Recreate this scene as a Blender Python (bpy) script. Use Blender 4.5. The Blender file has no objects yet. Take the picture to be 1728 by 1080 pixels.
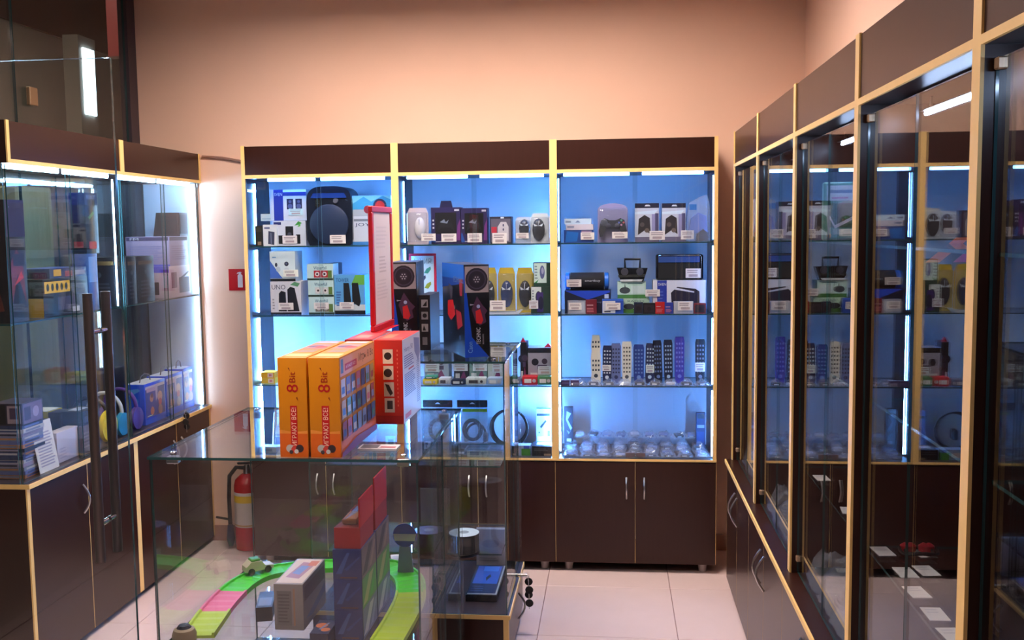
import bpy, bmesh, math, random
from mathutils import Vector, Matrix
random.seed(7)
SC = bpy.context.scene
COL = SC.collection

# ---------------------------------------------------------------- camera
FPX, YAW, PITCH, ROLL, CAMZ = 1686.65, 0.1011, 0.0912, -0.0123, 1.69
_f = Vector((-math.sin(YAW) * math.cos(PITCH), math.cos(YAW) * math.cos(PITCH), -math.sin(PITCH)))
_r = Vector((math.cos(YAW), math.sin(YAW), 0.0))
_u = _r.cross(_f)
_r2 = _r * math.cos(ROLL) + _u * math.sin(ROLL)
_u2 = -_r * math.sin(ROLL) + _u * math.cos(ROLL)
cam_data = bpy.data.cameras.new('camera')
cam_data.sensor_fit = 'HORIZONTAL'
cam_data.sensor_width = 36.0
cam_data.lens = FPX / 1728.0 * 36.0
cam_data.clip_start = 0.05
cam = bpy.data.objects.new('camera', cam_data)
COL.objects.link(cam)
cam.matrix_world = Matrix(((_r2.x, _u2.x, -_f.x, 0), (_r2.y, _u2.y, -_f.y, 0), (_r2.z, _u2.z, -_f.z, CAMZ), (0, 0, 0, 1)))
SC.camera = cam

# ---------------------------------------------------------------- world, exposure
world = bpy.data.worlds.new('world'); SC.world = world
world.use_nodes = True
_bg = world.node_tree.nodes['Background']
_bg.inputs[0].default_value = (0.75, 0.62, 0.55, 1)
_bg.inputs[1].default_value = 0.05
SC.view_settings.view_transform = 'Standard'
SC.view_settings.look = 'None'
SC.view_settings.gamma = 1.0
SC.view_settings.use_curve_mapping = False
SC.view_settings.exposure = 0.4
SC.cycles.transparent_max_bounces = 48
SC.cycles.max_bounces = 8
SC.cycles.diffuse_bounces = 3
SC.cycles.glossy_bounces = 4
SC.cycles.caustics_reflective = False
SC.cycles.caustics_refractive = False
SC.cycles.sample_clamp_indirect = 6.0

LAMPS = (48.0, 34.0, 5.0)   # ceiling panels: by the back wall, over the counters, behind the viewpoint
LED_CAB = 190.0        # tubes in the back cabinets
LED_LEFT = 70.0
LED_RIGHT = 60.0

def ray(px, py):
    return _f + _r2 * ((px - 864) / FPX) - _u2 * ((py - 540) / FPX)
def atY(px, py, Y):
    d = ray(px, py); return Vector((0, 0, CAMZ)) + d * (Y / d.y)
def atX(px, py, X):
    d = ray(px, py); return Vector((0, 0, CAMZ)) + d * (X / d.x)
def atZ(px, py, Z):
    d = ray(px, py); return Vector((0, 0, CAMZ)) + d * ((Z - CAMZ) / d.z)

# ---------------------------------------------------------------- materials
def lin(c):
    return tuple((v / 12.92 if v <= 0.04045 else ((v + 0.055) / 1.055) ** 2.4) for v in (x / 255.0 for x in c))
_mc = {}
def mat(name, col, rough=0.5, metal=0.0, spec=0.5, noise=0.0, nscale=20.0, stretch=None, bump=0.0, coat=0.0):
    m = bpy.data.materials.new(name); m.use_nodes = True
    nt = m.node_tree; b = nt.nodes['Principled BSDF']
    b.inputs['Base Color'].default_value = (*col, 1)
    b.inputs['Roughness'].default_value = rough
    b.inputs['Metallic'].default_value = metal
    b.inputs['Specular IOR Level'].default_value = spec
    b.inputs['Coat Weight'].default_value = coat
    if noise > 0 or bump > 0:
        tc = nt.nodes.new('ShaderNodeTexCoord'); mp = nt.nodes.new('ShaderNodeMapping'); nz = nt.nodes.new('ShaderNodeTexNoise')
        nz.inputs['Scale'].default_value = nscale; nz.inputs['Detail'].default_value = 5
        if stretch: mp.inputs['Scale'].default_value = stretch
        nt.links.new(tc.outputs['Object'], mp.inputs[0]); nt.links.new(mp.outputs[0], nz.inputs['Vector'])
        if noise > 0:
            mx = nt.nodes.new('ShaderNodeMix'); mx.data_type = 'RGBA'
            mx.inputs[6].default_value = (*[max(0, c * (1 - noise)) for c in col], 1)
            mx.inputs[7].default_value = (*[min(1, c * (1 + noise)) for c in col], 1)
            nt.links.new(nz.outputs[0], mx.inputs[0]); nt.links.new(mx.outputs[2], b.inputs['Base Color'])
        if bump > 0:
            bp = nt.nodes.new('ShaderNodeBump'); bp.inputs['Strength'].default_value = bump; bp.inputs['Distance'].default_value = 0.002
            nt.links.new(nz.outputs[0], bp.inputs['Height']); nt.links.new(bp.outputs[0], b.inputs['Normal'])
    return m
def emis(name, col, s):
    m = bpy.data.materials.new(name); m.use_nodes = True
    nt = m.node_tree; nt.nodes.remove(nt.nodes['Principled BSDF'])
    e = nt.nodes.new('ShaderNodeEmission'); e.inputs[0].default_value = (*col, 1); e.inputs[1].default_value = s
    nt.links.new(e.outputs[0], nt.nodes['Material Output'].inputs[0])
    return m
def glass(name, tint, ior=1.5, rough=0.0, film=0.0, filmcol=(0.8, 0.85, 0.95)):
    m = bpy.data.materials.new(name); m.use_nodes = True
    nt = m.node_tree; nt.nodes.remove(nt.nodes['Principled BSDF'])
    g = nt.nodes.new('ShaderNodeNewGeometry'); ir = nt.nodes.new('ShaderNodeMix'); ir.data_type = 'FLOAT'
    ir.inputs[2].default_value = ior; ir.inputs[3].default_value = 1 / ior
    nt.links.new(g.outputs['Backfacing'], ir.inputs[0])
    fr = nt.nodes.new('ShaderNodeFresnel'); nt.links.new(ir.outputs[0], fr.inputs[0])
    t = nt.nodes.new('ShaderNodeBsdfTransparent'); t.inputs[0].default_value = (*tint, 1)
    s = nt.nodes.new('ShaderNodeBsdfGlossy'); s.inputs['Roughness'].default_value = rough
    base = t
    if film > 0:
        d = nt.nodes.new('ShaderNodeBsdfDiffuse'); d.inputs[0].default_value = (*filmcol, 1)
        m0 = nt.nodes.new('ShaderNodeMixShader'); m0.inputs[0].default_value = film
        nt.links.new(t.outputs[0], m0.inputs[1]); nt.links.new(d.outputs[0], m0.inputs[2]); base = m0
    mx = nt.nodes.new('ShaderNodeMixShader')
    nt.links.new(fr.outputs[0], mx.inputs[0]); nt.links.new(base.outputs[0], mx.inputs[1]); nt.links.new(s.outputs[0], mx.inputs[2])
    nt.links.new(mx.outputs[0], nt.nodes['Material Output'].inputs[0])
    return m
def C(r, g, b, rough=0.45):
    k = (r, g, b, rough)
    if k not in _mc: _mc[k] = mat('paint_%d_%d_%d' % (r, g, b), lin((r, g, b)), rough)
    return _mc[k]

M = {}
M['brown'] = mat('dark_laminate', lin((47, 23, 17)), 0.30, spec=0.38, noise=0.18, nscale=6, stretch=(14, 14, 1.2))
M['beige'] = mat('beige_edge_band', lin((240, 202, 128)), 0.5, noise=0.05, nscale=30)
M['white'] = mat('led_tinted_white', lin((206, 220, 240)), 0.5, noise=0.03, nscale=4)  # pale blue tint stands in for part of the LED light
M['wall'] = mat('peach_plaster', lin((240, 202, 178)), 0.85, noise=0.035, nscale=3, bump=0.12)
M['ceil'] = mat('ceiling_white', lin((228, 220, 212)), 0.9, noise=0.02, nscale=5)
M['tile'] = mat('pale_tile', lin((226, 206, 204)), 0.22, noise=0.035, nscale=9)
M['grout'] = mat('grout', lin((150, 120, 112)), 0.8, noise=0.1, nscale=40)
M['skirt'] = mat('skirting_tile', lin((176, 130, 108)), 0.3, noise=0.06, nscale=9)
M['glass'] = glass('clear_glass', (0.955, 0.975, 0.975))
M['gedge'] = mat('glass_edge', lin((44, 78, 80)), 0.12, spec=0.8)
M['gedge_lit'] = mat('glass_edge_lit', lin((120, 170, 190)), 0.15, spec=0.8)  # paler copy of the glass edge, LED glow put into its colour
M['film'] = glass('plastic_film', (0.95, 0.97, 1.0), 1.5, 0.06, 0.14)
M['blister'] = glass('clear_blister', (0.95, 0.97, 1.0), 1.5, 0.05, 0.05)
M['steel'] = mat('brushed_steel', (0.55, 0.53, 0.52), 0.28, 1.0)
M['darksteel'] = mat('satin_handle', (0.17, 0.15, 0.15), 0.35, 0.9)
M['chrome'] = mat('chrome', (0.75, 0.75, 0.76), 0.12, 1.0)
M['black'] = mat('black_plastic', lin((16, 16, 20)), 0.35)
M['rubber'] = mat('black_rubber', lin((22, 20, 20)), 0.6)
M['paper'] = mat('white_paper', lin((236, 232, 230)), 0.7)
M['led'] = emis('led_cool', (0.16, 0.42, 1.0), LED_CAB)
M['ledl'] = emis('led_left', (0.42, 0.68, 1.0), LED_LEFT)
M['ledr'] = emis('led_right', (0.5, 0.66, 1.0), LED_RIGHT)
LAMP_COL = (1.0, 0.80, 0.70)

# ---------------------------------------------------------------- mesh builder
class MB:
    def __init__(s): s.v = []; s.f = []; s.m = []; s.mats = []; s.smooth = []
    def mi(s, m):
        if m not in s.mats: s.mats.append(m)
        return s.mats.index(m)
    def face(s, pts, m, sm=False):
        n = len(s.v); s.v += [Vector(p) for p in pts]; s.f.append(tuple(range(n, n + len(pts)))); s.m.append(s.mi(m)); s.smooth.append(sm)
    def poly(s, verts, faces, m, sm=False):
        n = len(s.v); s.v += [Vector(p) for p in verts]
        for f in faces: s.f.append(tuple(i + n for i in f)); s.m.append(s.mi(m)); s.smooth.append(sm)
    def box(s, x0, x1, y0, y1, z0, z1, m, edge=None):
        v = [(x0, y0, z0), (x1, y0, z0), (x1, y1, z0), (x0, y1, z0), (x0, y0, z1), (x1, y0, z1), (x1, y1, z1), (x0, y1, z1)]
        fs = [(0, 3, 2, 1), (4, 5, 6, 7), (0, 1, 5, 4), (2, 3, 7, 6), (1, 2, 6, 5), (3, 0, 4, 7)]
        n = len(s.v); s.v += [Vector(p) for p in v]
        d = (x1 - x0, y1 - y0, z1 - z0); ax = d.index(min(d))
        big = {2: (0, 1), 1: (2, 3), 0: (4, 5)}[ax]
        for i, f in enumerate(fs):
            s.f.append(tuple(k + n for k in f)); s.m.append(s.mi(m if (edge is None or i in big) else edge)); s.smooth.append(False)
        return s
    def rbox(s, x0, x1, y0, y1, z0, z1, m, r=0.01, seg=3):
        bm = bmesh.new(); bmesh.ops.create_cube(bm, size=1)
        for v in bm.verts: v.co = Vector(((x0 + x1) / 2 + v.co.x * (x1 - x0), (y0 + y1) / 2 + v.co.y * (y1 - y0), (z0 + z1) / 2 + v.co.z * (z1 - z0)))
        bmesh.ops.bevel(bm, geom=bm.edges[:], offset=r, segments=seg, affect='EDGES', profile=0.5)
        bm.verts.ensure_lookup_table()
        for i, v in enumerate(bm.verts): v.index = i
        s.poly([v.co.copy() for v in bm.verts], [[v.index for v in f.verts] for f in bm.faces], m, seg > 1); bm.free(); return s
    def prism(s, pts, y0, y1, m, sm=False):
        # polygon in xz, extruded along y
        n = len(pts)
        v = [(p[0], y0, p[1]) for p in pts] + [(p[0], y1, p[1]) for p in pts]
        a = sum(pts[i][0] * pts[(i + 1) % n][1] - pts[(i + 1) % n][0] * pts[i][1] for i in range(n))
        idx = list(range(n)) if a > 0 else list(range(n))[::-1]
        fs = [tuple(idx), tuple(i + n for i in idx[::-1])]
        for k in range(n): i, j = idx[k], idx[(k + 1) % n]; fs.append((j, i, i + n, j + n))
        s.poly(v, fs, m, sm); return s
    def lathe(s, prof, m, cx=0, cy=0, cz=0, n=20, axis='z', mats=None):
        # prof: list of (r, h)
        vs = []
        for r, h in prof:
            for k in range(n):
                a = 2 * math.pi * k / n; p = (r * math.cos(a), r * math.sin(a), h)
                if axis == 'y': p = (p[0], p[2], p[1])
                elif axis == 'x': p = (p[2], p[0], p[1])
                vs.append((p[0] + cx, p[1] + cy, p[2] + cz))
        flip = axis == 'y'
        n0 = len(s.v); s.v += [Vector(p) for p in vs]
        for i in range(len(prof) - 1):
            mm = m if not mats else mats[i]
            for k in range(n):
                q = (i * n + k, i * n + (k + 1) % n, (i + 1) * n + (k + 1) % n, (i + 1) * n + k)
                if flip: q = q[::-1]
                s.f.append(tuple(x + n0 for x in q)); s.m.append(s.mi(mm)); s.smooth.append(True)
        for e, i in ((0, 0), (1, len(prof) - 1)):
            if prof[i][0] > 1e-6:
                q = tuple(i * n + k for k in range(n))
                if (e == 0) != flip: q = q[::-1]
                s.f.append(tuple(x + n0 for x in q)); s.m.append(s.mi(m if not mats else mats[min(i, len(mats) - 1)])); s.smooth.append(False)
        return s
    def tube(s, path, r, m, n=8, closed=False):
        P = [Vector(p) for p in path]; N = len(P); rings = []
        up = Vector((0.123, 0.321, 0.94))
        for i in range(N):
            a = P[i - 1] if (i > 0 or closed) else P[i]; b = P[(i + 1) % N] if (i < N - 1 or closed) else P[i]
            t = (b - a).normalized()
            if abs(t.dot(up)) > 0.97: up = Vector((1, 0.1, 0))
            e1 = t.cross(up).normalized(); e2 = t.cross(e1).normalized(); up = -e2 if e2.dot(up) < 0 else e2
            e2 = t.cross(e1)
            rr = r[i] if isinstance(r, (list, tuple)) else r
            rings.append([P[i] + (e1 * math.cos(2 * math.pi * k / n) + e2 * math.sin(2 * math.pi * k / n)) * rr for k in range(n)])
        v = [p for q in rings for p in q]; fs = []
        for i in range(N if closed else N - 1):
            j = (i + 1) % N
            for k in range(n): fs.append((i * n + k, i * n + (k + 1) % n, j * n + (k + 1) % n, j * n + k))
        if not closed: fs += [tuple(range(n))[::-1], tuple((N - 1) * n + k for k in range(n))]
        s.poly(v, fs, m, True); return s
    def build(s, name, parent=None, base=None, loc=None, rz=0.0):
        me = bpy.data.meshes.new(name)
        b = Vector(base) if base is not None else Vector((0, 0, 0))
        me.from_pydata([tuple(p - b) for p in s.v], [], s.f)
        for m in s.mats: me.materials.append(m)
        me.polygons.foreach_set('material_index', s.m); me.polygons.foreach_set('use_smooth', s.smooth)
        me.update()
        if any(s.smooth): me.set_sharp_from_angle(angle=math.radians(38))
        o = bpy.data.objects.new(name, me); COL.objects.link(o)
        if parent is not None: o.parent = parent
        if loc is not None: o.location = loc
        if rz: o.rotation_euler = (0, 0, rz)
        return o

def tag(o, label, cat, group=None):
    o['label'] = label; o['category'] = cat
    if group: o['group'] = group
    return o
def empty(name, loc=(0, 0, 0), rz=0.0):
    o = bpy.data.objects.new(name, None); COL.objects.link(o); o.location = loc; o.rotation_euler = (0, 0, rz)
    o.empty_display_size = 0.05
    return o
def struct(o):
    o['kind'] = 'structure'; return o
def bx(name, parent, base, x0, x1, y0, y1, z0, z1, m, edge=None):
    return MB().box(x0, x1, y0, y1, z0, z1, m, edge).build(name, parent, base)
def pane(name, parent, base, x0, x1, y0, y1, z0, z1, e='gedge'):
    return bx(name, parent, base, x0, x1, y0, y1, z0, z1, M['glass'], M[e])
def copy_tree(o, parent=None):
    c = o.copy(); COL.objects.link(c); c.parent = parent
    for ch in list(o.children): copy_tree(ch, c)
    return c
_tc = {}
def text_polys(t):
    if t in _tc: return _tc[t]
    cu = bpy.data.curves.new('lettering', 'FONT'); cu.body = t; cu.resolution_u = 2; cu.size = 1.0
    ob = bpy.data.objects.new('lettering', cu); me = ob.to_mesh()
    vs = [v.co.copy() for v in me.vertices]; fs = [tuple(p.vertices) for p in me.polygons]
    ob.to_mesh_clear(); bpy.data.objects.remove(ob); bpy.data.curves.remove(cu)
    if vs:
        x0 = min(v.x for v in vs); x1 = max(v.x for v in vs); y0 = min(v.y for v in vs); y1 = max(v.y for v in vs)
        vs = [((v.x - x0) / max(1e-6, x1 - x0), (v.y - y0) / max(1e-6, y1 - y0)) for v in vs]
    _tc[t] = (vs, fs); return _tc[t]

# printed artwork on a box face; op coordinates u,v run 0..1 over the face (v up)
def art(mb, ops, F, w, h):
    """F(u, v, off) -> local point"""
    k = 0
    for op in ops:
        off = 0.0005 + 0.00007 * k; k += 1
        t = op[0]
        if t == 'r':
            _, a, b, c, d, m = op; mb.face([F(a, b, off), F(c, b, off), F(c, d, off), F(a, d, off)], m)
        elif t == 'p':
            _, pts, m = op; mb.face([F(u, v, off) for u, v in pts], m)
        elif t == 'd':      # disc, radius as a fraction of the height
            _, u, v, r, m = op; ru = r * h / w
            mb.face([F(u + ru * math.cos(2 * math.pi * i / 18), v + r * math.sin(2 * math.pi * i / 18), off) for i in range(18)], m)
        elif t == 'o':      # ellipse ru, rv
            _, u, v, ru, rv, m = op
            mb.face([F(u + ru * math.cos(2 * math.pi * i / 16), v + rv * math.sin(2 * math.pi * i / 16), off) for i in range(16)], m)
        elif t == 't':      # text in a rectangle
            _, s, a, b, c, d, m = op; vs, fs = text_polys(s)
            mb.poly([F(a + (c - a) * x, b + (d - b) * y, off) for x, y in vs], fs, m)
        elif t == 'tv':     # text reading upwards
            _, s, a, b, c, d, m = op; vs, fs = text_polys(s)
            mb.poly([F(c - (c - a) * y, b + (d - b) * x, off) for x, y in vs], fs, m)
        elif t == 'n':      # lines of small print
            _, a, b, c, d, n, m = op
            for i in range(n):
                z = b + (d - b) * (i + 0.25) / n; e = c - (c - a) * random.uniform(0, 0.25)
                mb.face([F(a, z, off), F(e, z, off), F(e, z + (d - b) * 0.45 / n, off), F(a, z + (d - b) * 0.45 / n, off)], m)
def faces(w, d, h):
    return {'F': (lambda u, v, o: (-w / 2 + u * w, -o, v * h), w, h), 'R': (lambda u, v, o: (w / 2 + o, u * d, v * h), d, h),
            'L': (lambda u, v, o: (-w / 2 - o, d - u * d, v * h), d, h), 'T': (lambda u, v, o: (-w / 2 + u * w, v * d, h + o), w, d)}
def carton(name, label, cat, loc, w, d, h, col, prints=None, rz=0.0, group=None, bev=0.0):
    """box standing with its front face centred on loc, front facing -y before rotation"""
    mb = MB()
    if bev: mb.rbox(-w / 2, w / 2, 0, d, 0, h, col, bev, 2)
    else: mb.box(-w / 2, w / 2, 0, d, 0, h, col)
    o = mb.build(name, None, None, loc, rz); tag(o, label, cat, group)
    if prints:
        p = MB(); FS = faces(w, d, h)
        for f, ops in prints.items():
            F, a, b = FS[f]; art(p, ops, F, a, b)
        p.build('print', o)
    return o
# ================================================================ the room
XW_L, XW_R, YW, ZC = -2.535, 0.955, 5.19, 3.03
floor = struct(MB().box(XW_L - .04, 1.1, -2.2, YW + .1, -0.12, -0.006, M['grout']).build('floor'))
_tile = None
for i in range(-4, 3):
    for j in range(-2, 9):
        x0 = -0.3172 + i * 0.58; y1 = 4.6026 - j * 0.58 + 0.0
        if x0 + .58 < XW_L or y1 > YW + .7 or x0 > 1.0: continue
        if _tile is None:
            _tile = MB().rbox(-0.2885, 0.2885, -0.2885, 0.2885, -0.006, 0.0, M['tile'], 0.0012, 1).build('tile', floor); o = _tile
        else:
            o = bpy.data.objects.new('tile', _tile.data); COL.objects.link(o); o.parent = floor
        o.location = (x0 + .29, y1 - .29, 0)
struct(MB().box(XW_L - .06, 1.1, YW, YW + .12, -.1, ZC, M['wall']).build('wall_back'))
struct(MB().box(XW_R, XW_R + .15, -2.2, YW, -.1, ZC, M['wall']).build('wall_right'))
struct(MB().box(XW_L - .06, 1.1, -2.2, YW + .12, ZC, ZC + .1, M['ceil']).build('ceiling'))
bb = struct(empty('baseboard_back', (-0.8, YW, 0)))
for i in range(6):
    x0 = XW_L + .01 + i * .58
    bx('skirting_tile', bb, (-0.8, YW, 0), x0, min(x0 + .577, XW_R - .01), YW - .011, YW - .0005, 0.0005, 0.085, M['skirt'])
# left side: glass partition towards the arcade
wl = struct(empty('wall_left', (XW_L, 3, 0)))
B = (XW_L, 3, 0)
for y0, y1 in ((-1.5, 1.2), (1.2, 3.02), (3.02, 4.1), (4.1, YW - .09)):
    pane('glass_pane', wl, B, XW_L - .005, XW_L + .005, y0 + .003, y1 - .003, 0.02, ZC - .004)
bx('corner_post', wl, B, XW_L - .03, XW_L + .02, YW - .09, YW - .002, 0, ZC - .002, mat('dark_post', lin((58, 48, 58)), .4))
p_ = atX(52, 163, XW_L + .01)
for z in (p_.z, 0.6): MB().rbox(XW_L + .006, XW_L + .026, p_.y - .03, p_.y + .03, z - .04, z + .04, mat('clamp_metal', lin((150, 120, 90)), .4, .5), .003, 1).build('glass_clamp', wl, B)
# arcade beyond the partition
M['mallgrey'] = mat('arcade_grey', lin((150, 146, 136)), .7, noise=.06, nscale=8)
M['malldark'] = mat('arcade_dark', lin((62, 44, 38)), .8, noise=.1, nscale=5)
XM = -5.2
zt_ = atX(0, 30, XM).z
aw = struct(empty('wall_arcade', (XM, 4, 0))); B = (XM, 4, 0)
bx('wall_facing', aw, B, XM - .1, XM, -2, 13, 0, zt_, M['mallgrey'])
bx('end_wall', aw, B, XM + .021, XW_L - .061, 13, 13.1, 0, 4.4, M['malldark'])
struct(MB().box(XM - .1, XW_L - .041, -2.2, 13.1, -.12, -.001, mat('arcade_floor', lin((150, 140, 132)), .3, noise=.05, nscale=3)).build('floor_arcade'))
struct(MB().box(XM - .1, XW_L - .061, -2.2, 13.1, 4.4, 4.5, M['malldark']).build('ceiling_arcade'))
bx('bulkhead', aw, B, XM - .1, XM + .02, -2, 13, zt_, 4.4, M['malldark'])
t = empty('lit_column', atX(151, 195, XM + .3) - Vector((0, 0, 0)))
a = atX(145, 82, XM + .3); b = atX(157, 195, XM + .3); B = (a.x, a.y, 0); t.location = B
bx('light_strip', t, B, a.x - .01, a.x + .01, a.y - .06, b.y + .06, b.z, a.z, emis('arcade_strip', (.75, .9, 1), 5))
bx('column', t, B, a.x - .16, a.x - .011, a.y - .12, b.y + .12, 0, zt_ - .01, M['mallgrey'])
tag(t, 'tall blue-white light strip glowing on a grey column beyond the glass partition', 'light column')
a = atX(192, 95, -3.6); t = empty('red_banner', (-3.6, a.y, 0)); B = (-3.6, a.y, 0)
xa_, xb_ = atY(181, 60, a.y).x, atY(206, 60, a.y).x
bx('cloth', t, B, xa_, xb_, a.y, a.y + .012, a.z, 4.399, C(120, 16, 14))
bx('batten', t, B, xa_ - .01, xb_ + .01, a.y - .006, a.y + .018, a.z - .02, a.z - .0005, M['malldark'])
tag(t, 'dark red banner hanging above the left cabinet beyond the glass', 'banner')
c0 = atX(60, 400, -2.9)
t = tag(MB().rbox(-3.1, -2.9, c0.y - .14, c0.y + .17, 0, 1.93, mat('cream_column', lin((196, 190, 150)), .6), .01, 1).build('arcade_column', None, (-3, c0.y, 0), (-3, c0.y, 0)), 'cream square column standing behind the left glass cabinet', 'column')
c0 = atX(215, 400, -2.72)
t = empty('grey_curtain', (-2.72, c0.y, 0)); B = (-2.72, c0.y, 0)
pts = []
for i in range(49):
    pts.append((-2.72 + .018 * math.sin(i * 1.1), c0.y - .30 + i * .0135))
m_ = MB(); mm = mat('grey_cloth', lin((120, 128, 136)), .9)
for i in range(48):
    (xa, ya), (xb, yb) = pts[i], pts[i + 1]
    m_.face([(xa, ya, .05), (xb, yb, .05), (xb, yb, 2.08), (xa, ya, 2.08)], mm, True)
    m_.face([(xa - .004, ya, .05), (xa - .004, ya, 2.08), (xb - .004, yb, 2.08), (xb - .004, yb, .05)], mm, True)
m_.build('cloth', t, B); MB().tube([(-2.72, c0.y - .32, 2.09), (-2.72, c0.y + .36, 2.09)], .012, M['steel']).build('curtain_rod', t, B)
tag(t, 'grey pleated curtain hanging behind the left glass cabinet', 'curtain')
t = empty('arcade_fill_lamp', (-4.0, 5.5, 4.4)); B = (-4.0, 5.5, 4.4); tag(t, 'added square fill lamp on the arcade ceiling beyond the partition', 'ceiling lamp')
bx('frame', t, B, -4.33, -3.67, 5.17, 5.83, 4.375, 4.399, M['white']); bx('diffuser', t, B, -4.3, -3.7, 5.2, 5.8, 4.365, 4.3748, emis('arcade_fill_lamp', (1, .9, .75), 45))  # unseen lamp added to brighten the grey arcade wall

# ceiling lamps
M['baffle'] = mat('lamp_baffle', lin((120, 116, 112)), .6)
def ceiling_lamp(x, y, label, s, power):
    t = empty('ceiling_lamp', (x, y, ZC)); B = (x, y, ZC)
    f = MB()
    for (a, b, c, d) in ((-s - .02, s + .02, -s - .02, -s), (-s - .02, s + .02, s, s + .02), (-s - .02, -s, -s, s), (s, s + .02, -s, s)):
        f.box(x + a, x + b, y + c, y + d, ZC - .03, ZC - .001, M['white'])
    f.build('frame', t, B)
    k = MB(); e = .085
    for (a, b, c, d) in ((-s - .02, s + .02, -s - .02, -s - .001), (-s - .02, s + .02, s + .001, s + .02), (-s - .02, -s - .001, -s, s), (s + .001, s + .02, -s, s)):
        k.box(x + a, x + b, y + c, y + d, ZC - e, ZC - .0305, M['baffle'])
    k.build('baffle', t, B)
    bx('diffuser', t, B, x - s, x + s, y - s, y + s, ZC - .022, ZC - .006, emis('lamp_warm', LAMP_COL, power))
    tag(t, label, 'ceiling lamp', 'ceiling lamps')
ceiling_lamp(-1.25, 3.9, 'square ceiling lamp above the walkway to the fire extinguisher', .26, LAMPS[0])
ceiling_lamp(-0.2, 3.9, 'square ceiling lamp near the corner of the cabinet rows', .26, LAMPS[0])
ceiling_lamp(-1.25, 1.9, 'square ceiling lamp above the glass counters', .30, LAMPS[1])
ceiling_lamp(-0.9, -0.3, 'square ceiling lamp behind the viewpoint', .30, LAMPS[2])

# ---------------------------------------------------------------- handles
def bow_handle(parent, base, p, out, n='handle', L=.12, m='steel'):
    """upright bow handle centred on p, standing off along out"""
    p = Vector(p); out = Vector(out)
    path = [p + Vector((0, 0, L * (-.5 + i / 10))) + out * (.004 + .028 * math.sin(math.pi * i / 10)) for i in range(11)]
    return MB().tube(path, .0045, M[m], 8).build(n, parent, base)

# ================================================================ back cabinets
YB, YBK = 4.809, 5.165
ZT, ZRT, ZRB, ZL = 2.1088, 1.9676, 1.9506, 0.5672
S1, S2, S3 = 1.617, 1.271, 0.919
T = .0175
def back_cabinet(x0, x1, label, led_top, tw=.006):
    t = empty('display_cabinet', ((x0 + x1) / 2, YB, 0)); B = t.location.copy()
    tag(t, label, 'cabinet', 'wall display cabinets along the back wall')
    for xa in (x0, x1 - T):
        s = bx('side_panel', t, B, xa + .0002, xa + T - .0002, YB + .006, YBK, .046, ZT, M['brown'])
        bx('edge_band', s, B, xa, xa + T, YB, YB + .006, ZL, ZT + .001, M['beige'])
    xi, xj = x0 + T, x1 - T
    bx('header_panel', t, B, xi, xj, YB + .004, YB + .02, ZRT, ZT - .002, M['brown'])
    bx('top_panel', t, B, xi, xj, YB + .02, YBK, ZT - .02, ZT - .002, M['brown'])
    r = bx('upper_board', t, B, xi, xj, YB + .006, YBK - .012, ZRB, ZRT, M['brown'])
    bx('edge_band', r, B, xi, xj, YB, YB + .006, ZRB, ZRT, M['beige'])
    l = bx('ledge_board', t, B, x0, x1, YB - .002, YBK - .012, ZL - .014, ZL, M['brown'])
    bx('edge_band', l, B, x0, x1, YB - .008, YB - .002, ZL - .010, ZL + .0005, M['beige'])
    bx('back_panel', t, B, xi, xj, YBK - .012, YBK, .046, ZT - .02, M['white'])
    xm = (x0 + x1) / 2
    for k, (a, b) in enumerate(((x0 + .0015, xm - .0015), (xm + .0015, x1 - .0015))):
        d = bx('door', t, B, a, b, YB - .004, YB + .0055, .048, ZL - .0155, M['brown'])
        bx('edge_band', d, B, (b if k == 0 else b) - .0005, b + .0008, YB - .0042, YB + .005, .048, ZL - .0155, M['beige'])
        hx = xm + (-.043 if k == 0 else .043)
        bow_handle(d, B, (hx, YB - .004, .425), (0, -1, 0), L=.105)
    bx('bottom_board', t, B, xi, xj, YB + .006, YBK - .012, .046, .062, M['brown'])
    for fx in (x0 + .06, x1 - .06):
        for fy in (YB + .05, YBK - .05):
            MB().lathe([(.019, 0), (.019, .012), (.024, .0455)], mat('grey_foot', lin((150, 140, 138)), .5) if 'foot' not in M else M['foot'], fx, fy, 0, 14).build('foot', t, B)
    for z in (S1, S2, S3):
        s = pane('glass_shelf', t, B, xi + .001, xj - .001, YB + .042, YBK - .014, z - .006, z)
    for k, (a, b) in enumerate(((xi, xm + .012), (xm - .012, xj))):
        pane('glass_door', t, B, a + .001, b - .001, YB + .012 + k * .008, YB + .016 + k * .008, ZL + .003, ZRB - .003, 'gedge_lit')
    if led_top:
        for a, b in led_top:
            MB().rbox(a, b, YB + .035, YB + .047, ZRB - .014, ZRB - .0005, emis('led_cool_top', (0.13, 0.39, 1.0), LED_CAB * .16), .002, 1).build('led_tube', t, B)
    for za, zb, k in ((S1 + .01, ZRB - .02, .4), (S2 + .01, S1 - .02, .9), (S3 + .01, S2 - .02, 1.8), (ZL + .01, S3 - .02, 3.8)):
        yr = YB + (.16 if x1 < .4 else .036)
        MB().rbox(xj - .004, xj - .0005, yr, yr + .0035, za, zb, emis('led_cool_side', (0.13, 0.39, 1.0), LED_CAB * k * (2.2 if x1 < .4 else .3)), .001, 1).build('led_tube', t, B)  # right tubes of the first two cabinets added, hidden, to even the light
        MB().rbox(xi + .0005, xi + tw, YB + .12, YB + .12 + tw, za, zb, emis('led_cool_side', (0.13, 0.39, 1.0), LED_CAB * k * (1.0 if tw > .005 else .65)), .001, 1).build('led_tube', t, B)
    return t
M['foot'] = mat('grey_foot', lin((160, 146, 144)), .5)
XA, XB, XC, XD = -1.8188, -1.0518, -0.2822, 0.4939
back_cabinet(XA, XB, 'brown and beige display cabinet nearest the fire extinguisher, showing speakers', [(-1.70, -1.46), (-1.43, -1.11)])
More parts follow.
